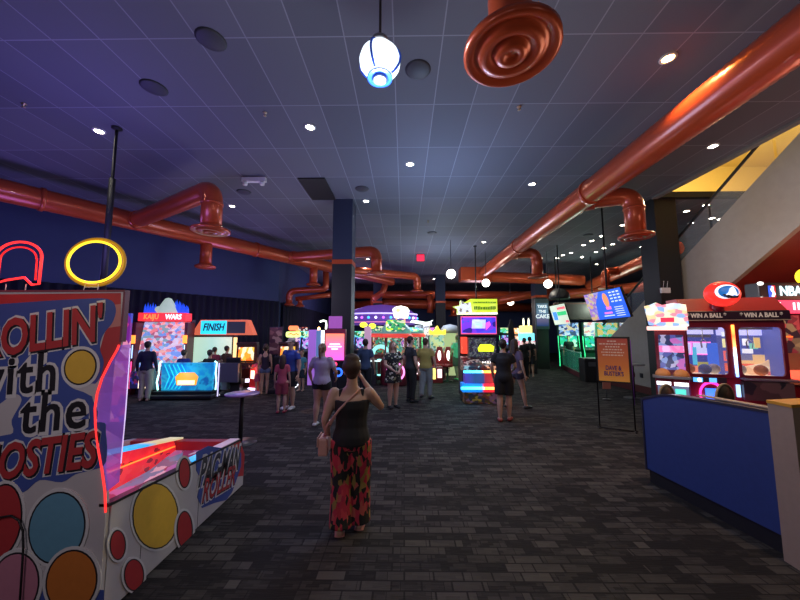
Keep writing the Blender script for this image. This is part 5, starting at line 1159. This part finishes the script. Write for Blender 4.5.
t = thing('trash_bin', 'square black trash bin in front of the green lit games', 'bin', (7.22, 12.95, 0), R(-8))
m = T0(); m.box(-.3,.3,-.3,.3,0,.84,.03); m.build('body', BLACK, t); m = T0(); m.box(-.31,.31,-.31,.31,.84,.9,.02); m.build('lid', DARK, t); m = T0(); m.box(-.16,.16,-.315,-.305,.6,.76,.01); m.build('flap', DGREY, t)
# sign stand
t = thing('sign_stand', 'black framed sign stand with an orange and red notice', 'sign', (4.16, 6.63, 0), R(-30))
m = T0()
m.tube([(-.29,0,.015),(-.29,0,1.8),(.29,0,1.8),(.29,0,.015)], .013, 8); m.tube([(-.33,0,.012),(.33,0,.012)], .012, 8); m.tube([(-.29,-.12,.012),(-.29,.12,.012)], .012, 6); m.tube([(.29,-.12,.012),(.29,.12,.012)], .012, 6); m.build('frame', BLACK, t)
m = T0(); m.box(-.28,.28,-.012,.012,.9,1.8); b_ = m.build('board', BLACK, t)
m = T0(); m.box(-.255,.255,-.018,-.012,.93,1.77); m.build('notice', ramp_emit('notice',[(0,(.62,.27,.045)),(.35,(.5,.14,.03)),(1,(.33,.05,.035))],2,.93,1.77,.22), b_)
m = T0()
rr = random.Random(5)
for k, wd_ in enumerate((.08,.22,.12,.16,.19,.17)):
    u = -wd_
    while u < wd_: ww = rr.uniform(.02,.05); m.box(u,min(u+ww,wd_),-.021,-.018,1.705-k*.055,1.728-k*.055); u += ww+.012
m.build('printed_lines', mat('cream_ink',(.6,.45,.35),.5,emit=.12), b_)
DB = mat('violet_ink',(.06,.02,.16),.5)
fit_sign('DAVE &', .26, .085, (0,-.019,1.19), (PI/2,0,0), 0, [(DB,.03,0,0,.003)], b_, .05, base=Vector((0,0,0))); fit_sign("BUSTER'S", .32, .085, (0,-.019,1.08), (PI/2,0,0), 0, [(DB,.03,0,0,.003)], b_, .05, base=Vector((0,0,0)))
m = T0(); m.tube([(.305,-.0,.5),(.305,0,1.75)], .006, 6); m.build('violet_glint', mat('glint_violet',(.3,.1,.6),.3), t)  # glint along the right post, painted as a thin violet tube
p = at(606.5, 384, Y=9.5)
t = thing('small_notice', 'small orange notice card on a low post behind the sign stand', 'sign', (p.x, p.y, 0))
m = T0(); m.box(-.11,.11,-.01,.01,.3,.5); m.build('card', mat('card_orange',(.55,.2,.12),.6), t); m = T0(); m.tube([(0,.02,0),(0,.02,.4)], .012, 6); m.lathe([(.12,0),(.12,.015),(0,.02)],16); m.build('stand', DARK, t)
# wall plates on the stair wall
for k, (px, py, lb) in enumerate(((627.5,373.5,'leftmost of the four small wall plates on the grey stair wall'),(633.5,374.5,'second small red wall plate from the left on the stair wall'),(641.5,375.5,'small black wall plate right of the high table pole'),(657,378,'rightmost small wall plate on the stair wall next to the black column'))):
    p = at(px, py, X=7.49); m = MB(); m.box(7.475,7.5,p.y-.06,p.y+.06,p.z-.07,p.z+.07,.005); o = m.build('wall_plate', mat('plate_red',(.2,.02,.03),.5) if k == 1 else DARK); tag(o, lb, 'wall plate')
p = at(665, 290.5, Y=8.58)
t = thing('wireless_router', 'small white box with two antennas high on the black column', 'router', (p.x, 8.6, p.z))
m = MB(); m.box(-.12,.12,-.06,0,-.07,.07,.01); m.build('box', WHITE, t)
for s in (-1,1): m = MB(); m.tube([(s*.05,-.03,.07),(s*.05+.03,-.03,.25)], .006, 6); m.build('antenna', WHITE, t)
# blue half wall with rounded end
BLUEW = mat('blue_laminate',(.028,.058,.22),.5, noise=.12)
t = thing('counter', 'curved topped blue half wall with a dark recessed base at the right', 'counter', (3.2, 3.5, 0))
F0, F1 = (3.13,4.32), (3.26,2.72)
def cprof(n=10):
    out = []
    for i in range(n+1): 
        u = i/n; out.append((4.42-.5*u, 1.03 + .13*math.sin(u*PI/2)))
    return out
m = T((3.2,3.5,0)); prof = [(4.42,.16)] + cprof() + [(3.4,1.185),(2.78,1.2),(2.78,.16)]
Sh = Matrix.Identity(4); 
m.M = m.M @ Matrix(((1, -.09, 0, .09*3.5),(0,1,0,0),(0,0,1,0),(0,0,0,1)))
m.prism(prof, 3.2, 3.26, 'x'); m.build('face_panel', BLUEW, t)
m = T((3.2,3.5,0)); m.M = m.M @ Matrix(((1, -.09, 0, .09*3.5),(0,1,0,0),(0,0,1,0),(0,0,0,1)))
m.prism([(4.4,0),(2.78,0),(2.78,.16),(4.4,.16)], 3.22, 3.5, 'x'); m.build('recessed_base', BLACK, t)
m = T((3.2,3.5,0)); m.M = m.M @ Matrix(((1, -.09, 0, .09*3.5),(0,1,0,0),(0,0,1,0),(0,0,0,1)))
top = [(4.43,.14),(4.43,1.035)] + [(a, b+.008) for a, b in cprof()] + [(3.4,1.193),(2.78,1.208)]
inn = [(2.78,1.185),(3.4,1.17)] + [(a-.012, b-.014) for a, b in cprof()[::-1]] + [(4.41,1.03),(4.41,.14)]
m.prism(top+inn, 3.19, 3.33, 'x'); m.build('edge_band', mat('edge_dark',(.03,.03,.05),.4), t)
m = T((3.2,3.5,0)); m.M = m.M @ Matrix(((1, -.09, 0, .09*3.5),(0,1,0,0),(0,0,1,0),(0,0,0,1)))
m.prism([(4.1,1.0),(2.78,1.0),(2.78,1.04),(4.1,1.04)], 3.26, 3.42, 'x'); m.prism([(4.38,.16),(2.78,.16),(2.78,1.16),(3.9,1.14),(4.38,1.0)],3.26,3.32,'x'); m.build('worktop', mat('worktop_tan',(.35,.27,.2),.5), t)
m = T((3.2,3.5,0)); m.M = m.M @ Matrix(((1, -.09, 0, .09*3.5),(0,1,0,0),(0,0,1,0),(0,0,0,1)))
m.prism([(3.75,1.195),(2.78,1.212),(2.78,1.222),(3.75,1.205)], 3.27, 3.36, 'x'); m.build('tan_cap', mat('cap_tan',(.42,.33,.25),.5), t)
TAN = mat('tan_laminate',(.40,.29,.2),.5, noise=.08)
c0 = at(792, 406, Z=1.3)
t = thing('pedestal', 'tan pedestal with an orange yellow top at the right edge of the blue half wall', 'pedestal', (c0.x+.3, c0.y+.15, 0))
m = T0(); ax = c0.x-(c0.x+.3); ay = c0.y-(c0.y+.15)
c1 = at(767, 401, Z=1.3); dx, dy = c1.x-c0.x, c1.y-c0.y
quad = [(ax,ay),(ax+.75,ay+.15),(ax+.75+dx,ay+.15+dy),(ax+dx,ay+dy)]
m.prism(quad, 0, 1.285, 'z'); m.build('body', TAN, t)
cx_, cy_ = sum(q[0] for q in quad)/4, sum(q[1] for q in quad)/4
m = T0(); m.prism([(cx_+(q[0]-cx_)*1.02, cy_+(q[1]-cy_)*1.02) for q in quad], 1.285, 1.31, 'z'); m.build('top', mat('yellow_orange_top',(.75,.36,.02),.4), t)
for k, (px, py, Y, r) in enumerate(((671,391,3.95,.14),(737,391,3.55,.17))):
    p = at(px, py, Y=Y)
    t = thing('bar_stool', ['round hoop backed stool behind the left end of the blue half wall','round dark backed stool behind the middle of the blue half wall'][k], 'stool', (p.x+.35, Y+.3, 0), R(20))
    m = T0(); zt = p.z; m.tube(arc((0,.16,zt-r), r, -.2, PI+.2, 20), .014, 8); m.build('hoop', mat('hoop_tan',(.42,.34,.24),.4), t)
    m = T0(); m.lathe([(0,-.01),(r-.01,-.01),(r-.01,.01),(0,.01)], 24, (0,.16,zt-r), 'y'); m.build('backrest', BLACK if k else mat('stool_back',(.05,.04,.05),.5), t)
    m = T0(); m.lathe([(0,.72),(.18,.72),(.19,.76),(.18,.8),(0,.8)], 24); m.build('seat', BLACK, t)
    m = T0(); m.lathe([(.2,0),(.2,.02),(.03,.04),(.03,.72)], 20); m.tube([(0,.14,.78),(0,.16,zt-2*r+.02)], .015, 8); m.build('pedestal', DARK, t)
# ------------------------------------------------------------------ WIN A BALL claw machine
MRN = mat('maroon_cabinet',(.22,.012,.03),.3,coat=.3); 
t = thing('claw_machine', 'wide maroon twin window claw machine with a WIN A BALL canopy', 'arcade game', (5.6, 5.66, 0), R(-17))
t.scale = (.80, .65, 1)
m = T0(); m.box(-.86,.86,0,.85,0,1.12,.02); m.box(-.86,.86,.75,.85,1.12,2.1); m.box(-.86,-.83,0,.85,1.12,2.1); m.box(.83,.86,0,.85,1.12,2.1); m.box(-.86,.86,0,.85,2.0,2.1); m.build('body', MRN, t)
def frame(m, x0, x1, z0, z1, ix0, ix1, iz0, iz1, y0, y1):
    o_ = rrect(x0,x1,z0,z1,.01); i_ = rrect(ix0,ix1,iz0,iz1,.06)
    for y in (y0, y1):
        A = [m._v((a,y,b)) for a,b in o_]; B = [m._v((a,y,b)) for a,b in i_]; n = len(A)
        for k in range(n): m.face([A[k],A[(k+1)%n],B[(k+1)%n],B[k]])
        if y == y0: A0, B0 = A, B
        else:
            for k in range(n): m.face([A0[k],A0[(k+1)%n],A[(k+1)%n],A[k]]); m.face([B0[k],B[k],B[(k+1)%n],B0[(k+1)%n]])
m = T0(); frame(m,-.86,-.04,1.12,2.06,-.8,-.12,1.18,1.98,-.02,.03); frame(m,.04,.86,1.12,2.06,.1,.8,1.18,1.98,-.02,.03); m.box(-.05,.05,-.02,.03,1.12,2.06); m.build('window_frame', MRN, t)
def picbox(m, x0, x1, z0, z1, d): m.box(x0, x1, .695-d, .70, z0, z1)
for s in (-1, 1):
    m = T0(); m.box(min(0,s*.83),max(0,s*.83),.7,.74,1.13,2.0); m.box(s*.83-(.015 if s>0 else 0),s*.83+(.015 if s<0 else 0),.05,.7,1.13,2.0)
    bp_ = m.build('back_picture', mat('arena_blue',(.03,.05,.25),.5,emit=.5,ecol=(.04,.08,.5)) if s < 0 else mat('arena_violet',(.06,.08,.3),.5,emit=.45,ecol=(.12,.16,.6)), t)
    if s < 0:
        items = [((-.8,-.05,1.86,1.98),(.5,.5,.85),.9),((-.78,-.1,1.8,1.85),(.1,.1,.15),.2),((-.75,-.5,1.5,1.7),(.55,.5,.8),.9),((-.45,-.15,1.5,1.7),(.5,.55,.85),.9),((-.76,-.12,1.7,1.72),(.9,.15,.5),1.5),((-.76,-.12,1.48,1.5),(.9,.15,.5),1.5),
                 ((-.5,-.47,1.48,1.72),(.9,.15,.5),1.5),((-.48,-.4,1.3,1.62),(.05,.4,.6),.9),((-.78,-.4,1.16,1.28),(.65,.2,.12),.8),((-.4,-.2,1.25,1.35),(.35,.35,.08),.7),((-.2,-.0,1.16,1.7),(.03,.12,.6),.9)]
    else:
        items = [((0,.83,1.84,1.98),(.5,.5,.95),.9),((.3,.42,1.4,1.98),(.04,.15,.55),.9),((.1,.27,1.82,1.9),(.7,.75,.9),1),((.1,.15,1.62,1.78),(.75,.7,.35),.9),((.17,.26,1.62,1.78),(.7,.75,.8),.9),((.46,.56,1.66,1.78),(.8,.8,.85),.9),((.58,.72,1.6,1.7),(.2,.55,.4),.8),
                 ((.1,.3,1.38,1.56),(.7,.12,.12),.9),((.13,.27,1.41,1.53),(.3,.25,.4),.4),((.3,.83,1.16,1.5),(.65,.42,.2),.8),((.1,.62,1.2,1.34),(.55,.1,.07),.8),((.66,.76,1.62,1.8),(.7,.45,.15),.8),((.44,.62,1.52,1.6),(.75,.75,.8),.9),((.36,.6,1.4,1.5),(.2,.22,.4),.5)]
    for k_, (bx_, c_, e_) in enumerate(items):
        m = T0(); picbox(m, *bx_, .004+.002*k_); m.build('picture_block', mat('block_%d_%d' % (s, k_), c_, .4, emit=e_*1.15, ecol=c_), bp_)
m = T0(); m.box(-.8,-.1,.1,.7,1.13,1.16); m.box(.1,.8,.1,.7,1.13,1.16); m.build('prize_floor', glow('prize_floor',(.8,.65,.5),.6), t)
m = T0(); m.prism([(.1,1.16),(.8,1.16),(.8,1.42),(.7,1.36),(.4,1.3),(.1,1.34)], .5,.55,'y'); m.build('court_picture', picture('court_pic',[(.75,.5,.3),(.65,.15,.12),(.85,.65,.45)],(5,5,8),.9,distort=.3), t)
for s in (-1,1):
    m = T0(); m.box(s*.46-.35,s*.46+.35,.3,.34,1.94,1.98); m.tube([(s*.4,.32,1.96),(s*.4,.32,1.78)], .012, 6); m.build('claw_rail', STEEL, t)
    m = T0()
    for k in range(3):
        a = R(90+120*k); m.tube([(s*.4,.32,1.78),(s*.4+.07*math.cos(a),.32+.07*math.sin(a),1.72),(s*.4+.05*math.cos(a),.32+.05*math.sin(a),1.62)], .008, 6)
    m.build('claw', STEEL, t)
    m = T0(); m.box(s*.46-.35,s*.46+.35,.04,.05,1.16,1.99); m.build('window_glass', GLASS, t)
m = T0(); m.box(-.02,.02,-.05,-.02,1.2,2.02); m.tube([(0,-.045,1.15),(0,-.045,2.0)], .024, 8); m.build('centre_light', ramp_emit('centre_tube',[(0,(.15,.35,1)),(.45,(.6,.8,1)),(.6,(1,.3,.1)),(.8,(1,.12,.03)),(1,(1,.35,.05))],2,1.15,2.0,4), t)
m = T0(); m.box(-.93,.93,-.1,.9,2.1,2.26,.015); cn = m.build('canopy', mat('canopy_dark',(.035,.012,.03),.35), t)
CRM = mat('canopy_lettering',(.6,.5,.42),.5,emit=.35)
for s in (-.46,.46): text('* WIN A BALL *', .105, CRM, cn, (s,-.106,2.18), (PI/2,0,0), .003, .003, 0, xs=.95)
m = T0(); m.box(-.935,.935,-.108,-.09,2.095,2.11); m.build('canopy_trim', mat('trim_cream',(.5,.4,.3),.4), cn)
m = T0(); m.prism([(-.08,2.26),(.88,2.26),(.88,2.5),(.3,2.5)], -.85,.9,'x'); m.build('red_roof', mat('red_roof',(.35,.03,.03),.35,emit=.1,ecol=(1,.05,.03)), t)
m = T0(); m.box(-.84,-.2,-.08,0,1.04,1.13,.01); cp = m.build('control_shelf', DARK, t)
m = T0(); m.box(-.78,-.62,-.1,-.08,1.05,1.12); m.build('blue_display', glow('blue_disp',(.1,.4,1),2.5), cp); m = T0(); m.box(-.5,-.38,-.1,-.08,1.05,1.12); m.build('blue_display', glow('blue_disp',(.1,.4,1),2.5), cp)
m = T0(); m.ball((-.68,-.11,1.085),.035,10,8); m.build('white_button', glow('wbtn',(1,1,1),4), cp)
m = T0(); m.tube(arc((-.46,-.03,.84), .2, 0, 2*PI, 28)[:-1], .022, 8, closed=True); m.build('magenta_ring', glow('magenta_ring',(1,.04,.4),4), t)
m = T0(); m.box(-.56,-.36,-.04,-.005,.74,.94); m.build('blue_chute', glow('blue_chute',(.03,.2,1),2.5), t)
m = T0(); m.box(.05,.85,-.13,-.005,.78,1.08,.01); m.build('picture_panel', picture('player_print',[(.02,.015,.02),(.06,.03,.03),(.1,.05,.05),(.01,.01,.015)],(8,8,6),.2,distort=.4), t)
m = T0(); m.box(-.03,.03,-.04,-.005,.82,1.02); m.build('blue_light', glow('blue_white_l',(.3,.6,1),4), t)
m = T0(); m.prism([(-.16,1.1),(-.0,1.12),(0,1.14),(-.17,1.12)], .05,.95,'x'); m.build('shelf', mat('shelf_grey',(.2,.19,.2),.3), t)
lamp('POINT', (5.3, 5.95, 1.9), 1.2, (.9,.9,1), .08); lamp('POINT', (6.0, 5.75, 1.9), 1.2, (1,.9,.85), .08); lamp('POINT', (5.25, 5.3, .7), 4, (1,.1,.5), .08)
def ball(x, y, z, r, col, label):
    m = MB(); m.ball((0,0,0), r, 18, 12); o = m.build('prize_ball', col); o.location = (x,y,z); tag(o, label, 'ball', None)
    return o
for x, y, mm, lb in ((5.12,6.02,'o','orange prize ball at the left of the left claw window'),(5.3,5.9,'b','blue prize ball in the middle of the left claw window'),(5.5,5.95,'w','white prize ball at the right of the left claw window'),(5.85,5.85,'w','white prize ball at the left of the right claw window'),(6.08,5.72,'o','orange prize ball in the right claw window')):
    ball(x, y, 1.16+.09, .09, {'o':mat('ball_orange',(.75,.22,.06),.5),'b':mat('ball_blue',(.08,.2,.6),.5),'w':mat('ball_white',(.8,.78,.72),.5)}[mm], lb)
# round red ball sign above
p = at(722, 294, Y=5.6)
t = thing('ball_sign', 'round red lit ball sign with a blue oval emblem on top of the claw machine', 'sign', (p.x, p.y, p.z))
m = T0(); m.ball((0,0,0),(.285,.16,.215),28,16); b_ = m.build('red_ball', mat('sign_red_ball',(.8,.03,.02),.35,emit=.9,ecol=(1,.04,.03)), t)
m = T0(); m.ball((-.03,-.12,.02),(.2,.05,.125),24,12); m.build('white_rim', glow('emblem_white',(.85,.9,1),1.4), b_)
m = T0(); m.ball((-.03,-.135,.02),(.178,.045,.108),24,12); m.build('blue_oval', glow('emblem_blue',(.01,.12,.4),1.2), b_)
m = T0(); m.prism([(-.13,-.04),(-.07,0),(-.04,.07),(0,.1),(.03,.06),(.05,.0),(.06,-.05),(.03,-.03),(-.02,-.05),(-.06,-.03)], -.2,-.178,'y'); m.build('white_animal_shape', glow('emblem_white',(.85,.9,1),1.4), b_)
m = T0(); m.prism([(-.17,-.03),(-.13,-.02),(.02,-.06),(.1,-.04),(.07,-.085),(-.08,-.09)], -.19,-.178,'y'); m.build('dark_swoosh', mat('emblem_navy',(.01,.01,.04),.5), b_)
m = T0(); m.lathe([(.1,-.3),(.09,-.15)], 16, (0,.12,0)); m.build('neck', MRN, t)
# small redemption machine left of the claw machine
t = thing('redemption_machine', 'narrow prize machine with bright picture topper and two orange half balls', 'arcade game', (4.60, 5.72, 0), R(-37))
t.scale = (.84, .6, 1)
m = T0(); m.box(-.3,.24,0,.6,0,1.12,.02); m.box(-.26,.24,.15,.6,1.12,1.95,.01); m.build('body', MRN, t)
m = T0(); m.box(-.2,.2,.12,.15,1.25,1.85); m.build('screen', picture('dark_blue_screen',[(.08,.1,.35),(.5,.15,.5),(.03,.04,.12),(.2,.3,.6),(.4,.4,.6)],(8,8,10),.9,distort=.2), t)
m = T0(); m.box(-.2,.2,.11,.12,1.55,1.66); m.build('pink_band', picture('pink_band',[(1,.2,.5),(.9,.5,.9),(1,.3,.6)],(9,9,9),1.6), t)
tp = T0(); tp.prism([(-.34,2.02),(.24,1.98),(.3,2.0),(.28,2.36),(.1,2.4),(-.1,2.37),(-.2,2.42),(-.3,2.38),(-.4,2.36)], -.05,.05,'y',.01); tpo = tp.build('topper', picture('topper_print',[(.95,.95,1),(.6,.8,1),(1,.75,.4),(.95,.3,.4),(1,1,.8),(.3,.5,1),(.8,1,.7)],(7,7,12),1.8,distort=.2), t)
m = T0(); m.box(-.38,.27,-.06,.06,1.93,2.0,.01); m.build('topper_base', glow('topper_base',(1,.55,.5),2.2), tpo)
m = T0(); m.box(-.14,.08,-.062,-.05,2.07,2.15); m.build('red_word_plate', glow('red_plate',(.9,.03,.08),1.5), tpo)
m = T0(); m.box(-.34,.26,-.25,.12,1.12,1.16,.01); m.build('shelf', mat('shelf_grey',(.2,.19,.2),.3), t)
for s in (-.17,.12):
    m = T0(); m.lathe([(.13,0),(.12,.05),(.08,.1),(0,.125)], 20, (s,-.08,1.16)); m.build('half_ball', mat('orange_half_ball',(.75,.3,.08),.5), t)
m = T0(); m.box(-.28,-.05,-.02,0,.99,1.05); m.box(0,.22,-.02,0,.99,1.05); m.build('white_light', glow('white_bar',(.85,.95,1),4), t)
m = T0(); m.box(-.22,-.06,-.02,0,.84,.94); m.box(.01,.17,-.02,0,.84,.94); m.build('teal_display', glow('teal_disp',(.1,.75,.6),1.5), t)
m = T0(); m.box(-.27,.22,-.012,0,.55,.98); m.build('front_panel', mat('front_panel',(.2,.22,.32),.4,emit=.25,ecol=(.4,.5,.9)), t)
lamp('POINT', (4.2, 5.3, 1.3), 2, (.9,.8,1), .08)
# basketball game under the stair
t = thing('basketball_game', 'large basketball arcade game with a lit league sign at the right edge', 'arcade game', (7.92, 6.5, 0), 0)
t.scale = (1,.9,1.03)
m = T0(); m.box(-.85,.85,-.2,1.1,0,.9,.02); m.box(-.85,.85,.95,1.1,.9,2.3); m.build('body', MRN, t)
m = T0(); m.box(-.88,-.8,-.1,1.1,.9,2.3); m.box(.8,.88,-.1,1.1,.9,2.3); m.build('side_frame', MRN, t)
m = T0(); m.box(-.98,.95,-.1,.2,2.45,2.78,.02); sg = m.build('sign_board', mat('sign_dark',(.03,.03,.04),.4), t)
m = T0()
for sx_ in (-.96,-.02,.93):
    for zz in (2.47,2.76): m.ball((sx_,-.12,zz),(.06,.03,.035),10,6)
m.build('corner_lights', glow('corner_light',(1,.98,.9),5), sg)
m = T0(); m.box(-.8,-.68,-.11,-.1,2.5,2.72); m.build('badge_blue', glow('badge_blue',(.03,.1,.7),1.5), sg)
m = T0(); m.box(-.735,-.675,-.112,-.1,2.5,2.72); m.build('badge_red', glow('badge_red',(.8,.03,.05),1.5), sg)
m = T0(); m.prism([(-.76,2.51),(-.73,2.58),(-.77,2.64),(-.74,2.71),(-.71,2.7),(-.71,2.62),(-.68,2.56),(-.72,2.5)], -.118,-.11,'y'); m.build('badge_player', glow('badge_white',(.9,.95,1),2), sg)
text('NBA', .25, glow('nba_white',(.65,.95,1),2), sg, (-.39,-.12,2.61), (PI/2,0,0), .004, .008, xs=.85)
text('SUPERSTARS', .22, glow('sup_pale',(.8,.75,.85),1.3), sg, (.6,-.12,2.61), (PI/2,0,0), .004, .006, xs=.6)
m = T0(); m.ball((-.0+.06,-.0,2.9),(.2,.08,.17),20,12); m.build('yellow_emblem', glow('yellow_emblem',(1,.7,.03),2), sg)
m = T0(); m.box(-.88,.9,-.12,.1,2.2,2.44,.01); sb = m.build('score_board', glow('score_pink',(1,.06,.15),1.4), t)
text('11', .17, glow('score_white',(1,.95,.95),3), sb, (-.32,-.125,2.32), (PI/2,0,0), .003, .01)
m = T0(); m.prism([(-.8,2.24),(-.6,2.24),(-.62,2.4),(-.7,2.42)], -.13,-.12,'y'); m.ball((-.05,-.13,2.32),(.035,.02,.035),8,6); m.build('white_marks', glow('score_white',(1,.95,.95),3), sb)
m = T0(); m.box(.1,.5,-.13,-.12,2.24,2.4); m.build('blue_flag_plate', picture('flag_plate',[(.1,.1,.5),(.8,.8,.9),(.9,.2,.3)],(4,4,9),1.2), sb)
m = T0(); m.prism([(.9,.9),(.92,.9),(.93,2.2),(.9,2.2)], -.8,.8,'x'); m.build('backdrop', picture('court_backdrop',[(.3,.05,.06),(.05,.03,.04),(.25,.18,.1),(.6,.1,.1),(.4,.3,.15)],(4,4,6),.5,distort=.2), t)
m = T0(); m.prism([(-.7,1.8),(.2,2.1),(.3,2.0),(-.4,1.72)], .8,.84,'y'); m.build('red_triangle', glow('red_tri',(.8,.1,.08),1), t)
m = T0(); m.tube(arc((0,.6,1.75), .2, 0, 2*PI, 24, 'xy')[:-1], .015, 8, closed=True); m.build('hoop', glow('hoop_orange',(1,.2,.03),1.2), t)
m = T0(); m.prism([(-.3,.9),(.9,1.35),(.9,1.4),(-.3,.95)], -.78,.78,'x'); m.build('ball_ramp', mat('ramp_tan',(.45,.33,.2),.4), t)
for s in (-.55,.1): m = T0(); m.prism([(-.35,1.0),(-.1,1.08),(-.1,1.14),(-.35,1.06)], s-.2,s+.3,'x'); m.build('red_light_bar', glow('red_bar',(1,.08,.04),4), t)
lamp('POINT', (6.9, 5.3, 1.5), 10, (1,.25,.15), .15)

# shared phrases for look-alikes
GR = {'dome_game': 'dome topped games in the middle of the hall', 'racing_cabinet': 'flame screen racing cabinets', 'lit_stool': 'red stools with oval lights', 'bar_stool': 'stools behind the blue half wall',
      'prize_ball': 'prize balls inside the claw machine', 'wall_plate': 'wall plates on the stair wall', 'ceiling_speaker': 'round dark ceiling speakers', 'sprinkler': 'sprinkler heads in the ceiling', 'menu_screen': 'hanging menu screens',
      'bar_table': 'round high tables', 'curtain': 'dark curtains on the left wall', 'ceiling_pole': 'black poles hanging from the ceiling'}
for o in list(D.objects):
    k = o.name.split('.')[0]
    if o.parent is None and k in GR: o['group'] = GR[k]
    if o.parent is None and k == 'pendant_lamp' and 'small' in o['label']+' small' and 'big' not in o['label']: o['group'] = 'lit globe pendant lamps far along the hall'
    if o.parent is None and k == 'arcade_cabinet' and o['label'].startswith('far cabinet'): o['group'] = 'far rows of arcade cabinets'
# ------------------------------------------------------------------ world background and unseen fill lights added to brighten the hall
w = D.worlds.new('w'); SC.world = w; w.use_nodes = True
w.node_tree.nodes['Background'].inputs[0].default_value = (.5,.52,.7,1); w.node_tree.nodes['Background'].inputs[1].default_value = .06
lamp('POINT', (-4.6, 4.5, 3.4), 95, (.30,.22,1), .6)
lamp('POINT', (-8, 6.5, 2.8), 90, (.3,.2,1), .6)
lamp('POINT', (-5.5, 11, 3.0), 70, (.42,.32,1), .6)
lamp('POINT', (0.8, 7.0, 3.5), 170, (.42,.6,1), .6)
lamp('POINT', (-2.8, 8.2, 2.9), 55, (.85,.75,.9), .4)  # unseen, added to lift the floor left of the middle
lamp('POINT', (1.5, 14, 3.2), 200, (.6,.75,1), .6)
lamp('POINT', (4.5, 20, 3.2), 110, (.9,.75,.9), .6)
lamp('POINT', (-3, 20, 3.2), 110, (.75,.55,1), .6)
lamp('POINT', (8.8, 15.5, 3.0), 90, (.75,1,.85), .5)
lamp('POINT', (2.4, 3.2, 3.2), 30, (1,.72,.45), .5)
lamp('POINT', (-2.3, .2, 2.3), 44, (1,.82,.9), .4)  # unseen, added to brighten the printed end panel
lamp('SPOT', (4.9, 6.2, 3.2), 150, (1,.86,.72), .3, (R(90),0,R(-85)), R(120), .8)  # unseen spot added to brighten the grey stair wall
lamp('POINT', (5.8, 4.2, 3.2), 28, (1,.72,.55), .4)
lamp('POINT', (8.3, 6.0, 2.6), 22, (1,.35,.2), .4)
lamp('POINT', (3, -1.0, 2.8), 15, (1,.9,.8), .6)
lamp('POINT', (-.5, -1.0, 2.4), 10, (.9,.9,1), .6)
vs = SC.view_settings; vs.view_transform = 'Standard'; vs.look = 'None'; vs.gamma = 1; vs.use_curve_mapping = False; vs.exposure = 0.0
SC.cycles.use_denoising = True
SC.cycles.max_bounces = 5
SC.cycles.sample_clamp_indirect = 4
